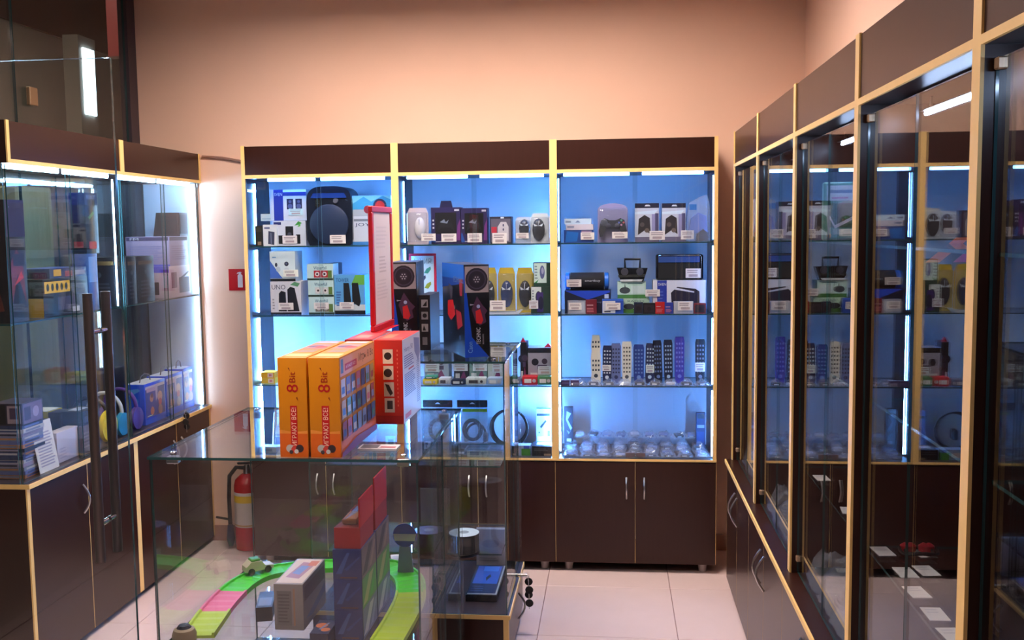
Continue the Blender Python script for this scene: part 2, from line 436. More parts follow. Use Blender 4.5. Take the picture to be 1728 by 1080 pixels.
back_cabinet(XB, XC, 'middle back display cabinet, showing boxed mice and the round speaker boxes before it', [(-1.0, -.70), (-.64, -.33)], .0035)
back_cabinet(XC, XD, 'back display cabinet in the corner beside the right-hand row, showing remotes', [(-.235, .08), (.14, .43)], .0035)

# ================================================================ right-hand row
XR, XRL, XRB = 0.5451, 0.5148, 0.945
RZT, RZRT, RZRB, RZL = 2.1115, 1.9685, 1.9538, 0.611
M['hinge'] = mat('hinge_metal', lin((190, 160, 130)), .35, .6)
SHZ = .950
RY = [0.818, 1.5959, 2.3449, 3.1210, 3.9028, 4.6471]
def right_cabinet(y0, y1, label, shelf=True):
    t = empty('display_cabinet', (XR, (y0 + y1) / 2, 0)); B = t.location.copy()
    tag(t, label, 'cabinet', 'display cabinets along the right wall')
    for ya in (y0, y1 - T):
        s = bx('side_panel', t, B, XR + .006, XRB, ya + .0002, ya + T - .0002, .046, RZT, M['brown'])
        bx('edge_band', s, B, XR, XR + .006, ya, ya + T, RZL, RZT + .001, M['beige'])
    ya, yb = y0 + T, y1 - T
    bx('header_panel', t, B, XR + .004, XR + .02, ya, yb, RZRT, RZT - .002, M['brown'])
    bx('top_panel', t, B, XR + .02, XRB, ya, yb, RZT - .02, RZT - .002, M['brown'])
    r = bx('upper_board', t, B, XR + .006, XRB, ya, yb, RZRB, RZRT, M['brown'])
    bx('edge_band', r, B, XR, XR + .006, ya, yb, RZRB, RZRT, M['beige'])
    l = bx('ledge_board', t, B, XRL + .006, XRB, y0 + .0005, y1 - .0005, RZL - .016, RZL, M['brown'])
    bx('edge_band', l, B, XRL, XRL + .006, y0 + .0005, y1 - .0005, RZL - .016, RZL + .0005, M['beige'])
    bx('back_panel', t, B, XRB - .01, XRB, ya, yb, .046, RZT - .02, M['brown'])
    ym = (y0 + y1) / 2
    for k, (a, b) in enumerate(((y0 + .0015, ym - .0015), (ym + .0015, y1 - .0015))):
        d = bx('door', t, B, XRL + .012, XRL + .027, a, b, .048, RZL - .018, M['brown'])
        bx('edge_band', d, B, XRL + .0118, XRL + .026, b - .0005, b + .0008, .048, RZL - .018, M['beige'])
        bow_handle(d, B, (XRL + .012, ym + (-.04 if k == 0 else .04), .475), (-1, 0, 0), L=.125)
    bx('bottom_board', t, B, XRL + .0275, XRB - .01, ya, yb, .046, .062, M['brown'])
    for fx in (XRL + .06, XRB - .05):
        for fy in (y0 + .06, y1 - .06):
            MB().lathe([(.019, 0), (.019, .012), (.024, .0455)], M['foot'], fx, fy, 0, 14).build('foot', t, B)
    for k, (a, b) in enumerate(((ya + .002, ym - .001), (ym + .001, yb - .002))):
        d = pane('glass_door', t, B, XR + .022, XR + .027, a, b, RZL + .006, RZRB - .022)
        for z in (RZL + .05, RZRB - .03):
            yh = a + .012 if k == 0 else b - .012
            MB().rbox(XR + .017, XR + .033, yh - .008, yh + .008, z - .009, z + .009, M['hinge'], .002, 1).build('hinge', d, B)
    for z in (SHZ, 1.295, 1.645):
        pane('glass_shelf', t, B, XR + .035, XRB - .012, ya + .001, yb - .001, z - .006, z)
    MB().rbox(XR + .112, XR + .120, ya + .05, yb - .10, RZRB - .036, RZRB - .028, M['ledr'], .002, 1).build('led_tube', t, B)
    bx('led_light_block', t, B, XR + .102, XR + .130, ya + .045, yb - .095, RZRB - .0275, RZRB - .0255, M['black'])  # added strip that keeps the tube's light off the upper board
    for yy in (ya + .08, yb - .14): bx('led_bracket', t, B, XR + .114, XR + .118, yy, yy + .01, RZRB - .0255, RZRB, M['steel'])
    return t
names = ['right-hand display cabinet closest to the viewer, cut by the frame', 'second right-hand cabinet from the viewer, with price cards on its low shelf',
         'third right-hand cabinet from the viewer, with a green package on show', 'fourth right-hand cabinet from the viewer, with clear bags heaped on its ledge',
         'last right-hand cabinet, in the corner beside the back cabinets']
for i in range(5): right_cabinet(RY[i], RY[i + 1], names[i])

# ================================================================ left-hand cabinets
XL, XLB = -2.1829, -2.505
LZT, LZRT, LZRB, LZL, LS = 2.1055, 1.9657, 1.9506, 0.757, 1.36
LY = [3.4645, 4.3223, 5.182]
def left_cabinet(y0, y1, label, first):
    t = empty('display_cabinet', (XL, (y0 + y1) / 2, 0)); B = t.location.copy()
    tag(t, label, 'cabinet', 'glass display cabinets on the left')
    for ya in (y0, y1 - T):
        s = bx('side_panel', t, B, XLB, XL - .006, ya + .0002, ya + T - .0002, .03, LZL - .018, M['brown'])
        bx('edge_band', s, B, XL - .006, XL, ya, ya + T, .03, LZL - .016, M['beige'])
        h = bx('header_end', t, B, XLB, XL - .006, ya + .0002, ya + T - .0002, LZRB, LZT, M['brown'])
        bx('edge_band', h, B, XL - .006, XL, ya, ya + T, LZRB, LZT, M['beige'])
    ya, yb = y0 + T, y1 - T
    bx('header_panel', t, B, XL - .02, XL - .004, ya, yb, LZRT, LZT - .002, M['brown'])
    bx('top_panel', t, B, XLB, XL - .02, ya, yb, LZT - .02, LZT - .002, M['brown'])
    r = bx('upper_board', t, B, XLB, XL - .006, ya, yb, LZRB, LZRT, M['brown'])
    bx('edge_band', r, B, XL - .006, XL, ya, yb, LZRB, LZRT, M['beige'])
    l = bx('ledge_board', t, B, XLB, XL + .004, y0 + (0.006 if first else 0), y1, LZL - .016, LZL, mat('ledge_dark', lin((52, 44, 52)), .3) if 'ledge' not in M else M['ledge'])
    e = MB().box(XL + .004, XL + .010, y0 + (.006 if first else 0), y1, LZL - .017, LZL + .0005, M['beige'])
    if first: e.box(XLB, XL + .010, y0, y0 + .006, LZL - .017, LZL + .0005, M['beige'])
    e.build('edge_band', l, B)
    ym = (y0 + y1) / 2
    for k, (a, b) in enumerate(((ya + .001, ym - .0015), (ym + .0015, yb - .001))):
        d = bx('door', t, B, XL - .016, XL, a, b, .03, LZL - .018, M['brown'])
        bx('edge_band', d, B, XL - .015, XL + .0003, a - .003, a + .0005, .03, LZL - .018, M['beige'])
        bow_handle(d, B, (XL, ym + (-.045 if k == 0 else .045), .60), (1, 0, 0), L=.12)
    bx('back_board', t, B, XLB, XLB + .008, ya, yb, .03, LZL - .018, M['brown'])
    bx('plinth', t, B, XLB + .02, XL - .05, y0 + .02, y1 - .02, 0, .03, M['black'])
    for k, (a, b) in enumerate(((y0 + .001, ym + .01), (ym - .01, y1 - .001))):
        pane('glass_door', t, B, XL - .018 - k * .008, XL - .013 - k * .008, a, b, LZL + .002, LZRB - .002)
    if first:
        pane('end_glass', t, B, XLB + .007, XL - .028, y0 + .002, y0 + .007, LZL + .002, LZRB - .002)
        pane('back_glass', t, B, XLB, XLB + .005, y0 + .002, y1 - .002, LZL + .002, LZRB - .002)
    else:
        bx('end_panel', t, B, XLB, XL - .03, y1 - .012, y1 - .001, LZL + .002, LZRB - .002, M['white'])
        pane('back_glass', t, B, XLB, XLB + .005, y0 + .002, y1 - .013, LZL + .002, LZRB - .002)
    pane('glass_shelf', t, B, XLB + .007, XL - .032, y0 + .010, y1 - .014, LS - .006, LS)
    for a, b in ((ya + .03, ym - .02), (ym + .02, yb - .03)):
        MB().rbox(XL - .055, XL - .043, a, b, LZRB - .016, LZRB - .0005, M['ledl'], .002, 1).build('led_tube', t, B)
    for za, zb in ((LS + .004, LZRB - .02),) + (() if first else ((LZL + .004, LS - .02),)):  # lower far-end tube added to brighten the end panel
        MB().rbox(XL - .044, XL - .038, y1 - .024, y1 - .018, za, zb, M['ledl'] if za > LS else emis('led_left_fill', (0.42, 0.68, 1.0), LED_LEFT * .7), .0015, 1).build('led_tube', t, B)
    return t
M['ledge'] = mat('ledge_dark', lin((52, 44, 52)), .3)
left_cabinet(LY[0], LY[1], 'left glass cabinet seen through the door pane, its end facing the viewer', True)
left_cabinet(LY[1], LY[2], 'left glass cabinet against the back wall, holding the blue picture boxes', False)

# ================================================================ glass door on the left
YD = 2.45
xe = -1.255
t = empty('glass_door', (xe - .45, YD, 0)); B = t.location.copy()
tag(t, 'open frameless glass door with long twin bar handles at the left edge', 'door')
pane('pane', t, B, xe - .85, xe, YD - .005, YD + .005, .012, 2.13)
for z in (.012, 2.06): bx('rail_fitting', t, B, xe - .85, xe - .62, YD - .016, YD + .016, z - .01, z + .07, M['steel'])
hx = atY(157, 720, YD - .05).x
z1_, z0_ = atY(156, 495, YD - .05).z, atY(168, 950, YD - .05).z
for s, nm in ((-1, 'bar_handle'), (1, 'bar_handle')):
    y = YD + s * .045
    h = MB().lathe([(.0005, z0_), (.0125, z0_ + .001), (.0125, z1_ - .001), (.0005, z1_)], M['darksteel'], hx, y, 0, 16).build(nm, t, B)
    for z in (z0_ + .10, z1_ - .10):
        MB().lathe([(.008, 0), (.008, .036)], M['chrome'], hx, min(y, YD) + .006 if s > 0 else y + .004, z, 12, 'y').build('standoff', h, B)
# ================================================================ counters
CX0, CX1, CY0, CY1, CZ, CSH = -1.328, -0.545, 2.705, 3.50, 1.05, 0.48
t = empty('glass_counter', ((CX0 + CX1) / 2, CY0, 0)); B = t.location.copy()
tag(t, 'low glass counter with yellow and red console boxes standing on its top', 'counter')
g = .006
pane('top_glass', t, B, CX0 - .004, CX1 + .004, CY0 - .004, CY1 + .004, CZ - .008, CZ)
pane('front_glass', t, B, CX0, CX1, CY0, CY0 + g, .18, CZ - .0085)
pane('back_glass', t, B, CX0, CX1, CY1 - g, CY1, .18, CZ - .0085)
pane('side_glass', t, B, CX0, CX0 + g, CY0 + g + .001, CY1 - g - .001, .18, CZ - .0085)
ymid = (CY0 + CY1) / 2
pane('sliding_glass', t, B, CX1 - g, CX1, CY0 + g + .001, ymid + .02, .18, CZ - .0085)
pane('sliding_glass', t, B, CX1 - 2 * g - .003, CX1 - g - .003, ymid - .02, CY1 - g - .001, .18, CZ - .0085)
pane('glass_shelf', t, B, CX0 + g + .001, CX1 - 2 * g - .005, CY0 + g + .001, CY1 - g - .001, CSH - .008, CSH)
bd = bx('base', t, B, CX0 - .001, CX1 + .001, CY0 - .001, CY1 + .001, .05, .179, M['brown'])
bx('edge_band', bd, B, CX0 - .001, CX1 + .001, CY0 - .004, CY0 - .001, .165, .179, M['beige'])
for fx in (CX0 + .06, CX1 - .06):
    for fy in (CY0 + .06, CY1 - .06): MB().lathe([(.02, 0), (.024, .05)], M['foot'], fx, fy, 0, 12).build('foot', t, B)
for fx, fy in ((CX0 + .05, CY0 + .05), (CX1 - .05, CY0 + .05), (CX0 + .05, CY1 - .05), (CX1 - .05, CY1 - .05)):
    MB().lathe([(.009, CZ + .0002), (.010, CZ + .004), (.006, CZ + .006)], M['chrome'], fx, fy, 0, 14).build('clip', t, B)
    MB().rbox(fx - .018, fx + .018, fy - .012, fy + .012, CZ - .030, CZ - .0085, M['steel'], .003, 1).build('corner_bracket', t, B)

TX0, TX1, TY0, TY1, TZ, TB = -1.16, -0.402, 3.653, 4.269, 1.20, .228
t = empty('glass_counter', ((TX0 + TX1) / 2, TY0, 0)); B = t.location.copy()
tag(t, 'taller glass counter behind, with tall black and blue speaker boxes on its top', 'counter')
pane('top_glass', t, B, TX0 - .004, TX1 + .004, TY0 - .004, TY1 + .004, TZ - .008, TZ)
pane('front_glass', t, B, TX0, TX1, TY0, TY0 + g, TB + .0005, TZ - .0085)
pane('back_glass', t, B, TX0, TX1, TY1 - g, TY1, TB + .0005, TZ - .0085)
pane('side_glass', t, B, TX0, TX0 + g, TY0 + g + .001, TY1 - g - .001, TB + .0005, TZ - .0085)
ym = (TY0 + TY1) / 2
pane('sliding_glass', t, B, TX1 - g, TX1, TY0 + g + .001, ym + .02, TB + .0005, TZ - .0085)
pane('sliding_glass', t, B, TX1 - 2 * g - .003, TX1 - g - .003, ym - .02, TY1 - g - .001, TB + .0005, TZ - .0085)
pane('glass_shelf', t, B, TX0 + g + .001, TX1 - 2 * g - .03, TY0 + .2, TY1 - g - .001, .394, .40)
pane('glass_shelf', t, B, TX0 + g + .001, TX1 - 2 * g - .03, TY0 + .2, TY1 - g - .001, .75, .756)
tp = bx('base_top', t, B, TX0, TX1 + .006, TY0, TY1, TB - .014, TB, M['ledge'])
e = MB().box(TX0, TX1 + .011, TY0 - .005, TY0, TB - .016, TB + .0004, M['beige']); e.box(TX1 + .006, TX1 + .011, TY0, TY1, TB - .016, TB + .0004, M['beige']); e.build('edge_band', tp, B)
s = bx('base_end', t, B, TX0, TX1 - .016, TY0 + .002, TY0 + .018, .03, TB - .0165, M['brown'])
bx('edge_band', s, B, TX1 - .016, TX1 + .004, TY0, TY0 + .018, .03, TB - .0165, M['beige'])
bx('base_back', t, B, TX0, TX1 - .016, TY1 - .018, TY1 - .002, .03, TB - .0165, M['brown'])
d = bx('base_door', t, B, TX1 - .014, TX1 + .002, TY0 + .019, TY1 - .002, .03, TB - .0165, M['brown'])
bow_handle(d, B, (TX1 + .002, TY0 + .38, .12), (1, 0, 0), L=.11)
for fx in (TX0 + .06, TX1 - .06):
    for fy in (TY0 + .06, TY1 - .06): MB().lathe([(.02, 0), (.022, .029)], M['foot'], fx, fy, 0, 12).build('foot', t, B)
MB().lathe([(.008, 0), (.008, .05)], M['chrome'], TX1 - .004, TY0 + .36, TB + .03, 12, 'x').build('lock', t, B)
for fx, fy in ((TX1 - .045, TY0 + .045), (TX1 - .045, TY1 - .045), (TX0 + .045, TY0 + .045)):
    MB().lathe([(.009, TZ + .0002), (.010, TZ + .004), (.006, TZ + .006)], M['chrome'], fx, fy, 0, 14).build('clip', t, B)

def key_bunch(p, label, n=4):
    p = Vector(p); t = empty('key_bunch', p); tag(t, label, 'keys')
    MB().tube([p + Vector((0, .012 * math.cos(a), -.012 + .012 * math.sin(a))) for a in [i * math.pi / 6 for i in range(12)]], .0016, M['steel'], 6, True).build('ring', t, p)
    for i in range(n):
        q = p + Vector((.004 * (i % 2), .010 * ((-1) ** i), -.03 - .028 * i))
        MB().lathe([(.0005, -.004), (.015, -.004), (.017, 0), (.015, .004), (.0005, .004)], M['rubber'], q.x, q.y, q.z, 14, 'y').build('key_head', t, p)
    MB().tube([p + Vector((0, 0, -.022)), p + Vector((.003, 0, -.03 - .028 * n))], .002, M['steel'], 6).build('cord', t, p)
key_bunch((TX1 + .05, TY0 + .36, TB + .03), 'bunch of black-headed keys hanging from the lock of the taller counter')
k_ = atX(309, 692, XL + .02)
key_bunch((XL + .032, k_.y, k_.z), 'bunch of dark keys hanging below the blue picture boxes', 3)

# ---------------------------------------------------------------- boxes on the low counter
YEL = C(214, 134, 8); ORG = C(224, 110, 24); RED = C(206, 36, 26); DRED = C(150, 22, 30)
cols = [C(90, 70, 130), C(60, 90, 150), C(150, 60, 70), C(190, 150, 90), C(70, 120, 110), C(120, 140, 190), C(180, 90, 120), C(50, 60, 110), C(200, 180, 170)]
def console_front():
    return [('r', .02, .0, .98, .24, C(222, 104, 26)), ('p', [(.02, .24), (.98, .24), (.98, .27), (.5, .255), (.02, .28)], C(236, 150, 60)),
            ('r', .40, .10, .64, .52, C(196, 24, 30)), ('tv', 'ИГРАЮТ ВСЕ!', .44, .12, .60, .50, C(250, 214, 190)),
            ('tv', '8', .30, .655, .70, .735, C(184, 24, 24)), ('tv', 'Bit', .40, .755, .62, .86, C(170, 40, 16)),
            ('p', [(.36, .90), (.44, .865), (.41, .90)], C(130, 50, 20)), ('p', [(.62, .60), (.70, .565), (.66, .61)], C(130, 50, 20)),
            ('d', .36, .09, .04, C(190, 190, 186)), ('d', .52, .08, .035, C(206, 70, 60)), ('d', .70, .09, .04, C(60, 46, 50)), ('d', .58, .06, .022, C(214, 214, 210)), ('d', .40, .055, .02, C(70, 66, 70))]
def console_side():
    o = [('r', .0, .0, 1, .16, C(226, 120, 90)), ('r', .02, .80, .98, .985, C(236, 160, 120)), ('r', .14, .84, .46, .91, C(196, 30, 60)), ('t', 'ИГРАЮТ ВСЕ!', .17, .86, .43, .89, C(240, 220, 220)),
         ('t', 'Игры 8 Bit', .52, .84, .95, .95, C(120, 70, 10)), ('r', .04, .83, .10, .97, C(90, 120, 150))]
    for r in range(3):
        for c in range(7):
            o.append(('r', .03 + c * .135, .59 - r * .215, .14 + c * .135, .77 - r * .215, random.choice(cols)))
            o.append(('r', .05 + c * .135, .62 - r * .215, .12 + c * .135, .69 - r * .215, random.choice(cols)))
    o.append(('p', [(.0, .0), (1, .0), (1, .06), (.4, .10), (0, .05)], C(120, 60, 130)))
    return o
def console_top(): return [('r', .1, .08, .9, .22, C(226, 190, 120)), ('r', .2, .3, .8, .45, C(150, 130, 110)), ('r', .12, .5, .88, .78, C(206, 130, 130)), ('d', .4, .64, .06, C(90, 80, 110)), ('d', .65, .6, .05, C(190, 60, 50)), ('r', .1, .84, .9, .95, C(170, 170, 190))]
z_ = CZ + .0004
xl0, xl1 = atZ(471, 773, CZ).x, atZ(520, 773, CZ).x
xr0, xr1 = atZ(523.5, 773, CZ).x, atZ(576, 773, CZ).x
YF = CY0 + .012
hy = atY(545, 604, YF).z - CZ
dep = atX(632.5, 640, xr1).y - YF
for a, b, l in ((xl0, xl1, 'yellow game console carton, the left of the two on the glass counter'), (xr0, xr1, 'yellow game console carton beside the red one, its side covered in game pictures')):
    carton('console_box', l, 'box', ((a + b) / 2, YF, z_), b - a, dep, hy, YEL, {'F': console_front(), 'R': console_side(), 'T': console_top()}, group='yellow console boxes', bev=.0015)
xa, xb = atZ(636.5, 714, CZ).x, atZ(680.5, 717, CZ).x
YR = atZ(680.5, 716, CZ).y
hr = atY(655, 574, YR).z - CZ
dr = min(atX(712, 620, xb).y - YR, .30)
redfront = [('r', .30, .72, .66, .89, C(226, 214, 200)), ('d', .48, .81, .045, C(40, 36, 40)), ('r', .31, .53, .67, .695, C(226, 214, 200)), ('d', .47, .61, .05, C(50, 40, 44)),
            ('r', .32, .33, .68, .50, C(206, 196, 190)), ('p', [(.36, .48), (.5, .47), (.64, .37), (.55, .34), (.44, .40)], C(44, 40, 46)), ('r', .33, .14, .69, .31, C(214, 206, 200)), ('r', .42, .18, .62, .28, C(56, 52, 60)),
            ('r', .02, .0, .98, .10, C(170, 24, 24)), ('n', .8, .2, .84, .9, 14, C(230, 120, 100))]
redside = [('r', .0, .0, 1, 1, C(206, 206, 224)), ('t', 'Hamy 50', .08, .82, .56, .90, C(60, 60, 130)), ('n', .08, .64, .62, .80, 6, C(90, 90, 150)), ('n', .08, .30, .72, .58, 12, C(80, 84, 150)), ('n', .76, .12, .95, .66, 22, C(120, 120, 160)),
           ('p', [(.62, .96), (.95, .92), (.98, .74), (.86, .62), (.78, .70), (.66, .78)], C(130, 130, 170)), ('r', .08, .04, .4, .10, C(190, 90, 120)), ('r', .3, .60, .6, .62, C(190, 60, 80))]
redtop = [('r', .08, .1, .92, .9, C(222, 70, 60)), ('r', .15, .2, .5, .6, C(226, 120, 90)), ('p', [(.5, .3), (.9, .25), (.85, .7), (.55, .75)], C(200, 50, 50))]
carton('console_box', 'red console carton with small accessory pictures and a white printed side', 'box', ((xa + xb) / 2, YR, z_), xb - xa, dr, hr, RED, {'F': redfront, 'R': redside, 'T': redtop}, group='red console boxes', bev=.0015)
w2 = xb - xa
carton('console_box', 'red console carton half hidden behind the yellow cartons, below the framed sign', 'box', (xa - .008 - w2 / 2, YR + .012, z_), w2, dr - .012, hr, DRED, {'T': [('r', .06, .06, .94, .94, C(196, 60, 66)), ('r', .2, .2, .7, .5, C(220, 130, 110))], 'R': redside}, group='red console boxes', bev=.0015)
# framed sign on the red boxes
zs = CZ + hr + .0016
a = atZ(629, 561, zs); b = atZ(668, 545, zs)
b = a + (b - a).normalized() * min((b - a).length, .30)
L_ = (b - a).length; H_ = atY(620, 347, a.y).z - zs
t = empty('sign_stand', a, math.atan2(b.y - a.y, b.x - a.x)); tag(t, 'red-framed upright sign holding a white sheet on top of the red cartons', 'sign')
RF = C(190, 22, 34, .35)
f = MB(); f.rbox(0, L_, -.008, .008, 0, .022, RF, .003, 1); f.build('frame_bar', t)
for x0, x1, z0, z1 in ((0, L_, H_ - .022, H_), (0, .024, .0222, H_ - .0222), (L_ - .024, L_, .0222, H_ - .0222)): MB().rbox(x0, x1, -.008, .008, z0, z1, RF, .003, 1).build('frame_bar', t)
sh = MB().box(.0242, L_ - .0242, -.003, .003, .0225, H_ - .0225, C(214, 206, 210, .6)).build('sheet', t)
pr = MB()
def Fs(u, v, o): return (.03 + u * (L_ - .06), -.003 - o, .03 + v * (H_ - .06))
art(pr, [('n', .3, .45, .75, .62, 5, C(186, 176, 182)), ('n', .15, .2, .85, .4, 6, C(198, 190, 196)), ('n', .15, .68, .85, .9, 6, C(200, 192, 198))], Fs, L_, H_); pr.build('print', sh)
MB().rbox(-.01, L_ - .02, -.03, .03, -.0015, -.0002, RF, .0005, 1).build('foot_plate', t)
# small packs lying on the top glass
p = atZ(640, 757, CZ)
carton('card_pack', 'flat pale card pack lying on the low counter before the red carton', 'pack', (p.x, p.y - .03, z_), .115, .06, .006, C(196, 196, 204), {'T': [('r', .05, .1, .5, .9, C(90, 90, 100)), ('r', .55, .2, .95, .5, C(150, 60, 80))]})

# ---------------------------------------------------------------- tall speaker boxes on the taller counter
def technic(loc, rz, label, w=.10, d=.33, h=.355):
    NAVY = C(14, 14, 22, .3); BLU = C(16, 70, 190, .35)
    F = [('p', [(0, 0), (.0, 1), (.10, .7), (.28, .22), (.95, 0)], BLU), ('r', .04, .70, .97, .98, C(160, 152, 158)), ('d', .5, .84, .125, C(34, 28, 42)), ('d', .5, .84, .105, C(66, 56, 78)), ('d', .5, .84, .092, C(30, 26, 40)), ('d', .5, .84, .05, C(44, 38, 54))]
    for i in range(6): F.append(('d', .5 + .028 * math.cos(i * math.pi / 3) * h / w, .84 + .028 * math.sin(i * math.pi / 3), .008, C(170, 170, 180)))
    F += [('d', .5, .84, .008, C(190, 190, 200)), ('p', [(.28, .52), (.5, .66), (.72, .56), (.92, .5), (.8, .46), (.86, .38), (.6, .34), (.42, .4)], C(70, 40, 70)), ('p', [(.44, .50), (.62, .52), (.74, .40), (.66, .36), (.46, .37)], C(196, 30, 40)), ('d', .55, .55, .02, C(150, 160, 200)),
          ('p', [(.22, .58), (.4, .57), (.22, .56)], C(150, 150, 170)), ('tv', 'TECHNIC', .46, .14, .62, .32, C(190, 192, 206)), ('tv', 'acoustic', .68, .14, .75, .25, C(150, 150, 165)), ('tv', 'Caon', .12, .05, .30, .17, C(120, 170, 230))]
    Lf = [('r', 0, .84, 1, 1, C(20, 96, 200)), ('p', [(0, .84), (1, .84), (1, .80), (.5, .76), (0, .72)], C(18, 60, 150)), ('p', [(.26, .58), (.5, .60), (.6, .44), (.4, .36), (.24, .42)], C(190, 30, 36)), ('p', [(.62, .5), (.86, .48), (.92, .34), (.7, .28)], C(150, 24, 40)),
          ('d', .58, .52, .02, C(140, 146, 150)), ('p', [(.3, .78), (.5, .74), (.48, .62), (.40, .60)], C(60, 60, 76)), ('p', [(.8, .84), (.95, .84), (.92, .66), (.82, .66)], C(140, 34, 50)), ('t', 'ECHNIC', .55, .80, .95, .86, C(110, 130, 170)), ('d', .8, .2, .03, C(40, 70, 110)), ('d', .4, .22, .012, C(110, 110, 150))]
    carton('speaker_box', label, 'box', loc, w, d, h, NAVY, {'F': F, 'L': Lf, 'T': [('r', .1, .1, .9, .9, C(20, 30, 60))]}, rz, 'tall speaker boxes', .0015)
c = atZ(785, 604, TZ); rz = math.radians(24)
technic((c.x + .05 * math.cos(rz), c.y + .05 * math.sin(rz), TZ + .0004), rz, 'tall black and blue speaker carton at the front corner of the taller counter')
c = atY(683, 560, 3.97)
technic((c.x, 3.97, TZ + .0004), math.radians(4), 'tall speaker carton half hidden behind the red-framed sign', .105, .25, .36)
c = atY(717, 545, 3.99)
carton('accessory_box', 'slim black carton with white pictograms beside the half-hidden speaker carton', 'box', (c.x, 3.99, TZ + .0004), .045, .22, .225, C(18, 18, 22), {'F': [('r', .2, .78, .8, .92, C(170, 170, 176)), ('p', [(.3, .8), (.7, .9), (.7, .8)], C(20, 20, 24)), ('r', .2, .56, .8, .70, C(150, 150, 156)), ('d', .5, .63, .04, C(30, 30, 34)), ('r', .2, .34, .8, .48, C(170, 170, 176)), ('p', [(.3, .36), (.4, .46), (.6, .36)], C(20, 20, 24)), ('r', .25, .1, .7, .24, C(120, 120, 126))]})

# ---------------------------------------------------------------- inside the taller counter
def spindle(p, label, topc, ring):
    t = empty('disc_spindle', p); tag(t, label, 'discs', 'disc spindles'); 
    MB().lathe([(.058, 0), (.062, .004), (.062, .012), (.060, .012)], M['black'], n=28).build('base', t)
    MB().lathe([(.060, .0125), (.060, .085)], mat('disc_stack', lin((34, 36, 44)), .25), n=28).build('disc_stack', t)
    d = MB().lathe([(.008, .0855), (.060, .0858), (.060, .087), (.008, .0873)], topc, n=32).build('top_disc', t)
    MB().lathe([(.0085, .0874), (.020, .0875), (.020, .0876), (.0085, .0877)], ring, n=20).build('disc_hub', d)
SHINE = mat('disc_mirror', (.80, .90, .95), .3, .3)
p = atZ(783, 897, .49); spindle((p.x, min(p.y, TY1 - .075), .4004), 'spindle of discs with a mirror-bright top disc in the taller counter', SHINE, C(150, 160, 170))
p2 = atZ(724, 893, .49); spindle((p2.x, min(p2.y, TY1 - .075), .4004), 'spindle of discs with a purple printed top disc in the taller counter', C(120, 96, 150, .3), C(190, 180, 200))
a = atZ(812, 1016, TB); 
carton('tablet_box', 'flat blue boxed tablet lying on the base of the taller counter', 'box', (a.x + .0, a.y, TB + .0006), .125, .35, .028, C(20, 24, 30), {'T': [('r', .04, .02, .98, .98, C(170, 180, 186)), ('r', .04, .05, .93, .98, C(20, 40, 90)), ('r', .08, .36, .88, .96, C(40, 90, 200)), ('r', .3, .78, .8, .95, C(60, 130, 240)), ('p', [(.5, .45), (.62, .6), (.56, .68), (.46, .56)], C(20, 30, 60)), ('n', .1, .1, .5, .3, 3, C(60, 80, 140))]}, bev=.002)
a = atY(828, 922, TY1 - .05)
carton('white_card_box', 'white card carton standing behind the blue tablet box', 'box', (a.x, TY1 - .055, TB + .0006), .125, .03, .16, C(206, 206, 222), {'F': [('o', .5, .6, .3, .12, C(176, 178, 200)), ('n', .1, .1, .8, .3, 3, C(170, 172, 190))]})
a = atY(735, 862, TY1 - .04)
tag(MB().box(a.x - .065, a.x + .065, TY1 - .046, TY1 - .043, .4004, .565, C(150, 150, 160)).build('price_sheet', None, (a.x, TY1 - .045, .4004), (a.x, TY1 - .045, .4004)), 'grey price sheet standing behind the disc spindles', 'sheet')

# ---------------------------------------------------------------- inside the low counter
t = empty('toy_track', atZ(450, 990, CSH)); B = t.location.copy(); tag(t, 'bendy green, pink and yellow toy car track curving over the counter shelf', 'toy track')
pxs = [(318, 1100), (345, 1062), (375, 1022), (412, 988), (455, 970), (520, 961), (600, 958), (655, 960), (688, 980), (693, 1008), (680, 1042), (655, 1085), (640, 1110)]
P = [atZ(x, y, CSH) for x, y in pxs]
def spline(P, n):
    out = []
    for i in range(len(P) - 1):
        p0 = P[max(0, i - 1)]; p1 = P[i]; p2 = P[i + 1]; p3 = P[min(len(P) - 1, i + 2)]
        for k in range(n):
            s = k / n
            out.append(0.5 * ((2 * p1) + (p2 - p0) * s + (2 * p0 - 5 * p1 + 4 * p2 - p3) * s * s + (3 * p1 - p0 - 3 * p2 + p3) * s ** 3))
    return out + [P[-1]]
Q = [p for p in spline(P, 8) if CY0 + .06 < p.y < CY1 - .06]
GRN, LIM, PNK = C(70, 214, 40), C(178, 206, 40), C(226, 110, 150)
segs = [(0, 8, LIM), (8, 15, PNK), (15, 48, GRN), (48, 66, GRN), (66, 200, LIM)]
for a_, b_, m_ in segs:
    pts = Q[a_:b_ + 1]
    if len(pts) < 2: continue
    mb = MB(); prev = None
    for i, p in enumerate(pts):
        j = min(a_ + i, len(Q) - 2); tv = (Q[j + 1] - Q[max(0, j - 1)]).normalized(); nv = Vector((-tv.y, tv.x, 0))
        hgt = .010 + (.0025 if i % 2 else 0)
        sec = [p + nv * w + Vector((0, 0, h)) for w, h in ((-.05, .001), (-.05, .018), (-.043, .018), (-.041, hgt), (.041, hgt), (.043, .018), (.05, .018), (.05, .001))]
        if prev:
            for k in range(8): mb.face([prev[k], prev[(k + 1) % 8], sec[(k + 1) % 8], sec[k]], m_)
        else: mb.face(sec[::-1], m_)
        prev = sec
    mb.face(prev, m_); mb.build('track_segment', t, B)
